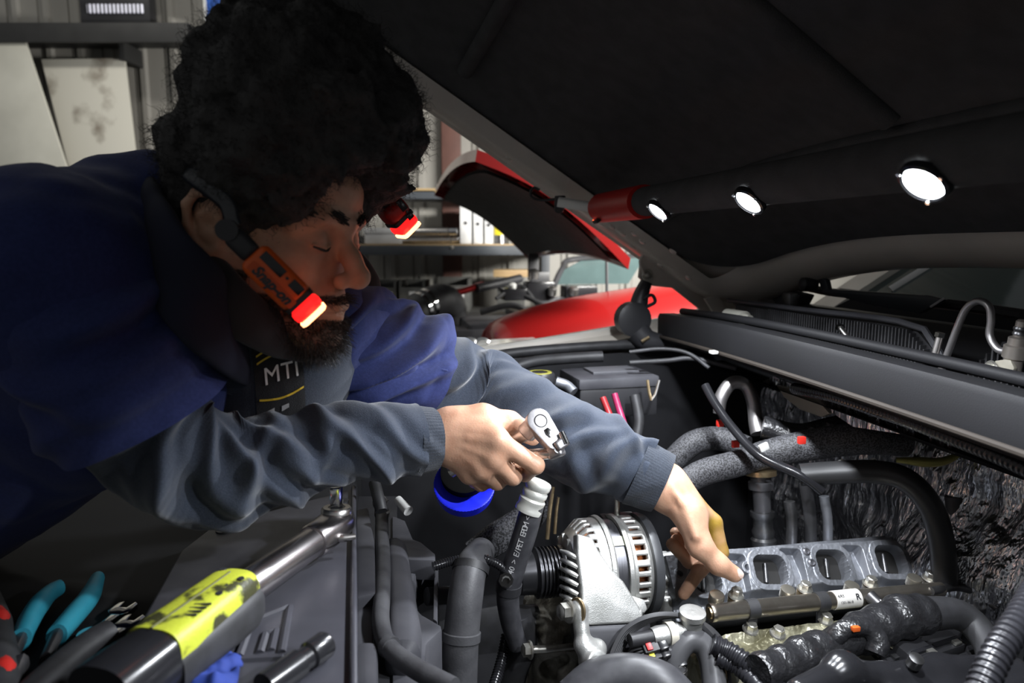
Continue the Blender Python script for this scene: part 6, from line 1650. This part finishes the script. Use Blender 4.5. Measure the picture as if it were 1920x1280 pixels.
# ================================================================== back of the bay
hose('steel_return_pipe', 'bent bare steel pipe rising at the back of the bay', [P(1348, 775, 1.30), P(1352, 745, 1.30), P(1372, 718, 1.30), P(1398, 722, 1.30), P(1412, 752, 1.29), P(1418, 790, 1.28), P(1424, 812, 1.27)], [.011, .0125, .0125, .0125, .0125, .0135, .016], M('pipe_satin', (0.52, 0.50, 0.50), 0.38, 0.9), 18, cat='pipe')
hose('braided_hose', 'fat black braided hose bundle across the back of the engine', [P(1270, 912, 1.12), P(1320, 885, 1.14), P(1385, 868, 1.15), P(1440, 850, 1.15), P(1530, 832, 1.13), P(1620, 822, 1.1), P(1700, 830, 1.1)], [.020, .022, .022, .024, .026, .026, .022], braid, 20)
hose('vent_pipe', 'glossy black vent pipe slanting down from the cowl', [P(1322, 722, 1.18), P(1340, 755, 1.16), P(1372, 800, 1.13), P(1425, 855, 1.08), P(1500, 890, 1.05), P(1540, 920, 1.05)], .0075, black_gloss, 14, cat='pipe')
hose('heater_hose', 'black heater hose bending down in front of the foil firewall', [P(1500, 890, 1.06), P(1560, 886, 1.05), P(1640, 884, 1.03), P(1700, 900, 1.01), P(1745, 950, 1.0), P(1766, 1020, 1.0), P(1772, 1100, 1.0)], [.017, .0175, .0175, .0175, .0175, .0175, .017], M('heater_black', (0.020, 0.020, 0.021), 0.42))
hose('heater_hose', 'second dark hose running beside the foil firewall bend', [P(1790, 930, 1.06), P(1796, 1000, 1.06), P(1792, 1100, 1.06)], .014, black_rubber)
o = mk('cowl_conduit', conduit([PU(x_, y_, .63) for x_, y_ in ((1490, 728), (1560, 742), (1640, 768), (1720, 795), (1800, 826), (1880, 858), (1960, 895))], .0090, .0062, 14), black_gloss); tag(o, 'long black corrugated conduit clipped under the cowl beam', 'conduit')
sc_t = thing('oil_sensor', 'tall black sensor with satin metal collar standing behind the intake ports', 'sensor', P(1432, 1030, 1.16))
SMx = frame(P(1432, 1022, 1.16), P(1426, 885, 1.16) - P(1432, 1022, 1.16), U)
mk('stem', xf(lathe([(0, .010), (0, .020), (.010, .021), (.014, .017), (.024, .019), (.030, .016), (.045, .016), (.050, .020), (.058, .020)], 26), SMx), dark_steel, sc_t)
mk('sleeve', xf(lathe([(.050, .014), (.095, .0145), (.096, .021), (.108, .021), (.110, .017), (.122, .017)], 26), SMx), M('sensor_satin', (0.14, 0.14, 0.15), 0.35, 0.6), sc_t)
mk('cap', xf(lathe([(.120, .018), (.120, .026), (.128, .026), (.130, .010)], 26), SMx), brass, sc_t)
for k, (x0, y0, x1, y1, r_) in enumerate(((1510, 905, 1520, 1015, .010), (1545, 930, 1552, 1020, .008), (1480, 940, 1484, 1020, .009))):
    hose('drop_pipe', ('dark drop pipe nearest the tall sensor', 'thin pale drop pipe behind the third port', 'dark drop pipe between sensor and ports')[k], [P(x0, y0, 1.12), P((x0 + x1) / 2 + 3, (y0 + y1) / 2, 1.12), P(x1, y1, 1.12)], r_, (black_rubber, grey_alu, dark_steel)[k], 12, cat='pipe', group='drop pipes behind the ports')
hose('dark_loom', 'black wiring loom sagging behind the cowl pipe', [P(1255, 870, 1.25), P(1300, 830, 1.25), P(1350, 822, 1.25), P(1400, 840, 1.22)], .022, braid)
hose('dark_loom', 'black wiring loom under the foil flap', [P(1430, 800, 1.20), P(1500, 815, 1.18), P(1580, 800, 1.15), P(1650, 815, 1.12)], .020, tape)
for k, (x_, y_, d_) in enumerate(((1350, 793, 1.16), (1503, 825, 1.08), (1379, 832, 1.14))):
    o = mk('red_clip', rot_box(P(x_, y_, d_), .012, .008, .012, .002), M('clip_red', (0.65, 0.03, 0.02), 0.4)); tag(o, ('small red clip on the vent pipe', 'small red clip below the foil flap', 'small orange red clip on the black loom')[k], 'clip', 'red clips at the back of the bay')
for k, (x_, y_, d_) in enumerate(((1575, 870, 1.06), (1634, 868, 1.05), (1432, 838, 1.08))):
    o = mk('pale_clip', xf(box(.016, .006, .012, .002), frame(P(x_, y_, d_), U + Z * .4, Z)), white_plastic); tag(o, ('pale plastic clip over the heater hose', 'pale plastic clip nearest the yellow stain', 'pale plastic clip on the vent pipe')[k], 'clip', 'pale clips at the back of the bay')
o = mk('oil_pan_lip', tube([P(1680, 862, 1.08), P(1760, 866, 1.06), P(1800, 848, 1.06), P(1790, 835, 1.06)], [.004, .008, .006, .004], 12), M('olive_metal', (0.30, 0.27, 0.08), 0.4, 0.5)); tag(o, 'curved olive metal lip under the cowl conduit', 'bracket')
# fuse box, reservoir and cables behind the far arm
fb_ = thing('fuse_box', 'black fuse box with dusty lid behind the far sleeve', 'fuse box', P(1135, 745, 1.42))
FM = frame(P(1140, 716, 1.40), U + V * .05, Z)
mk('body', xf(box(.165, .12, .06, .006), FM @ Matrix.Translation((0, 0, -.03))), black_plastic, fb_)
mk('lid', xf(box(.170, .125, .022, .006), FM @ Matrix.Translation((0, 0, .010))), dusty_plastic, fb_)
mk('lid_panel', xf(box(.10, .06, .006, .002), FM @ Matrix.Translation((.01, .01, .023))), M('lid_grey', (0.10, 0.10, 0.11), 0.5), fb_)
rs = thing('fluid_reservoir', 'fluid reservoir with black screw cap and yellow mark behind the far sleeve', 'reservoir', P(1012, 760, 1.36))
mk('tank', xf(box(.10, .09, .10, .015, 3), frame(P(1012, 760, 1.38), U, Z)), black_plastic, rs)
cpx = mk('screw_cap', lathe([(0, .026), (0, .030), (.022, .030), (.026, .027), (.026, .001)], 36, frame(P(1012, 722, 1.36), Z, U)), black_plastic, rs)
mk('cap_mark', lathe([(0, .016), (0, .024), (.0012, .023), (.0012, .016)], 30, frame(P(1012, 722, 1.36) + Z * .026, Z, U), close=False), M('olive_mark', (0.32, 0.30, 0.05), 0.5), cpx)
hose('metal_stub', 'short bare metal pipe beside the reservoir cap', [P(1042, 715, 1.33), P(1062, 722, 1.33), P(1076, 735, 1.32)], .010, grey_alu, cat='pipe')
for k, pts in enumerate(([P(1130, 745, 1.28), P(1140, 770, 1.27), P(1152, 800, 1.25), P(1168, 830, 1.23)], [P(1152, 738, 1.28), P(1160, 765, 1.27), P(1170, 795, 1.25), P(1180, 830, 1.23)])):
    hose('red_cable', ('darker red battery cable nearest the sleeve', 'magenta red battery cable beside the darker red one')[k], pts, .0062, (M('cable_red', (0.32, 0.02, 0.025), 0.4), M('cable_magenta', (0.30, 0.02, 0.08), 0.4))[k], 12, cat='cable', group='battery cables')
tl = thing('spring_clip', 'bright metal spring clip hanging below the black strut', 'clip', P(1225, 750, 1.30))
mk('prong', tube([P(1214, 712, 1.30), P(1217, 735, 1.30), P(1221, 750, 1.30)], .003, 8), brass, tl); mk('prong', tube([P(1236, 712, 1.30), P(1229, 738, 1.30), P(1221, 750, 1.30)], .003, 8), steel, tl)
bd_ = thing('ball_chain', 'short bright metal chain beside the far sleeve', 'chain', P(1098, 785, 1.2))
blm = meshmat('chain_ball', lathe([(-.0045, .001), (-.003, .0035), (0, .0048), (.003, .0035), (.0045, .001)], 12), chrome)
for k in range(7): place('chain_ball', blm, frame(P(1080 + 4.6 * k, 756 + 4.6 * k + (2 if k % 2 else 0), 1.22), U, Z), bd_)
hose('bay_loom', 'black loom hanging between fuse box and cowl', [P(1190, 742, 1.32), P(1198, 790, 1.3), P(1190, 850, 1.28), P(1205, 930, 1.25)], .010, black_rubber)
hose('far_hose', 'dark hose running below the reservoir', [P(960, 690, 1.45), P(1000, 678, 1.46), P(1060, 672, 1.46), P(1130, 668, 1.46)], .012, black_rubber)
hose('strut_cable', 'glossy black cable looping under the hood strut', [P(1180, 660, 1.36), P(1240, 654, 1.36), P(1290, 662, 1.35), P(1330, 690, 1.32)], .004, black_rubber, cat='cable')
hose('strut_cable', 'second glossy black cable below the looping one', [P(1180, 680, 1.36), P(1250, 676, 1.36), P(1300, 672, 1.35), P(1380, 690, 1.30)], .005, black_rubber, cat='cable')

# ================================================================== bits on the cowl
cp = thing('bent_fuel_pipe', 'bent satin steel pipe with fitting rising in front of the wiper', 'pipe', PU(1800, 690, .745))
mk('pipe', tube([PU(x_, y_, .745) for x_, y_ in ((1762, 700), (1778, 660), (1796, 612), (1812, 578), (1834, 564), (1854, 574), (1858, 600), (1856, 630), (1872, 655), (1896, 660))], .0046, 14, per=8), M('pipe_satin', (0.52, 0.50, 0.50)), cp)
ft = mk('fitting', lathe([(-.030, .007), (-.030, .010), (-.012, .010), (-.010, .013), (.004, .013), (.006, .010), (.014, .010), (.016, .006), (.034, .006), (.036, .004)], 20, frame(PU(1905, 655, .74), Z + V * -.12, U)), M('fitting_warm', (0.42, 0.38, 0.34), 0.35, 0.8), cp)
mk('thread_ring', lathe([(.018, .006), (.018, .0072), (.020, .0072), (.022, .006), (.024, .0072), (.026, .0072), (.028, .006)], 16, frame(PU(1905, 655, .74), Z + V * -.12, U)), dark_steel, ft)
fbk = mk('pipe_bracket', wprism([PU(x_, y_, .735) for x_, y_ in ((1872, 676), (1900, 672), (1908, 690), (1898, 710), (1868, 700))], -U, .005, .001), M('tan_bracket', (0.30, 0.28, 0.23)), cp)
mk('bracket_bolt', xf(hexbolt(.0085, .010), frz(PU(1858, 694, .73), -U + V * .2)), zinc, cp)
for k, (a_, b_) in enumerate((((1577, 616), (1602, 648)), ((1762, 632), (1748, 682)))):
    t_ = thing('cowl_bolt', ('short bright bolt leaning on the cowl grille slats', 'long bright bolt standing beside the bent steel pipe')[k], 'bolt', PU(*b_, .74), 'long bolts on the cowl')
    p0, p1 = PU(*a_, .74), PU(*b_, .735)
    mk('shank', tube([p0, p1], .0040 if k == 0 else .0046, 12), steel, t_)
    mk('head', lathe([(0, .0035), (0, .0068), (.006, .0068), (.007, .004)], 6, frame(p0, p0 - p1, U)), chrome, t_)
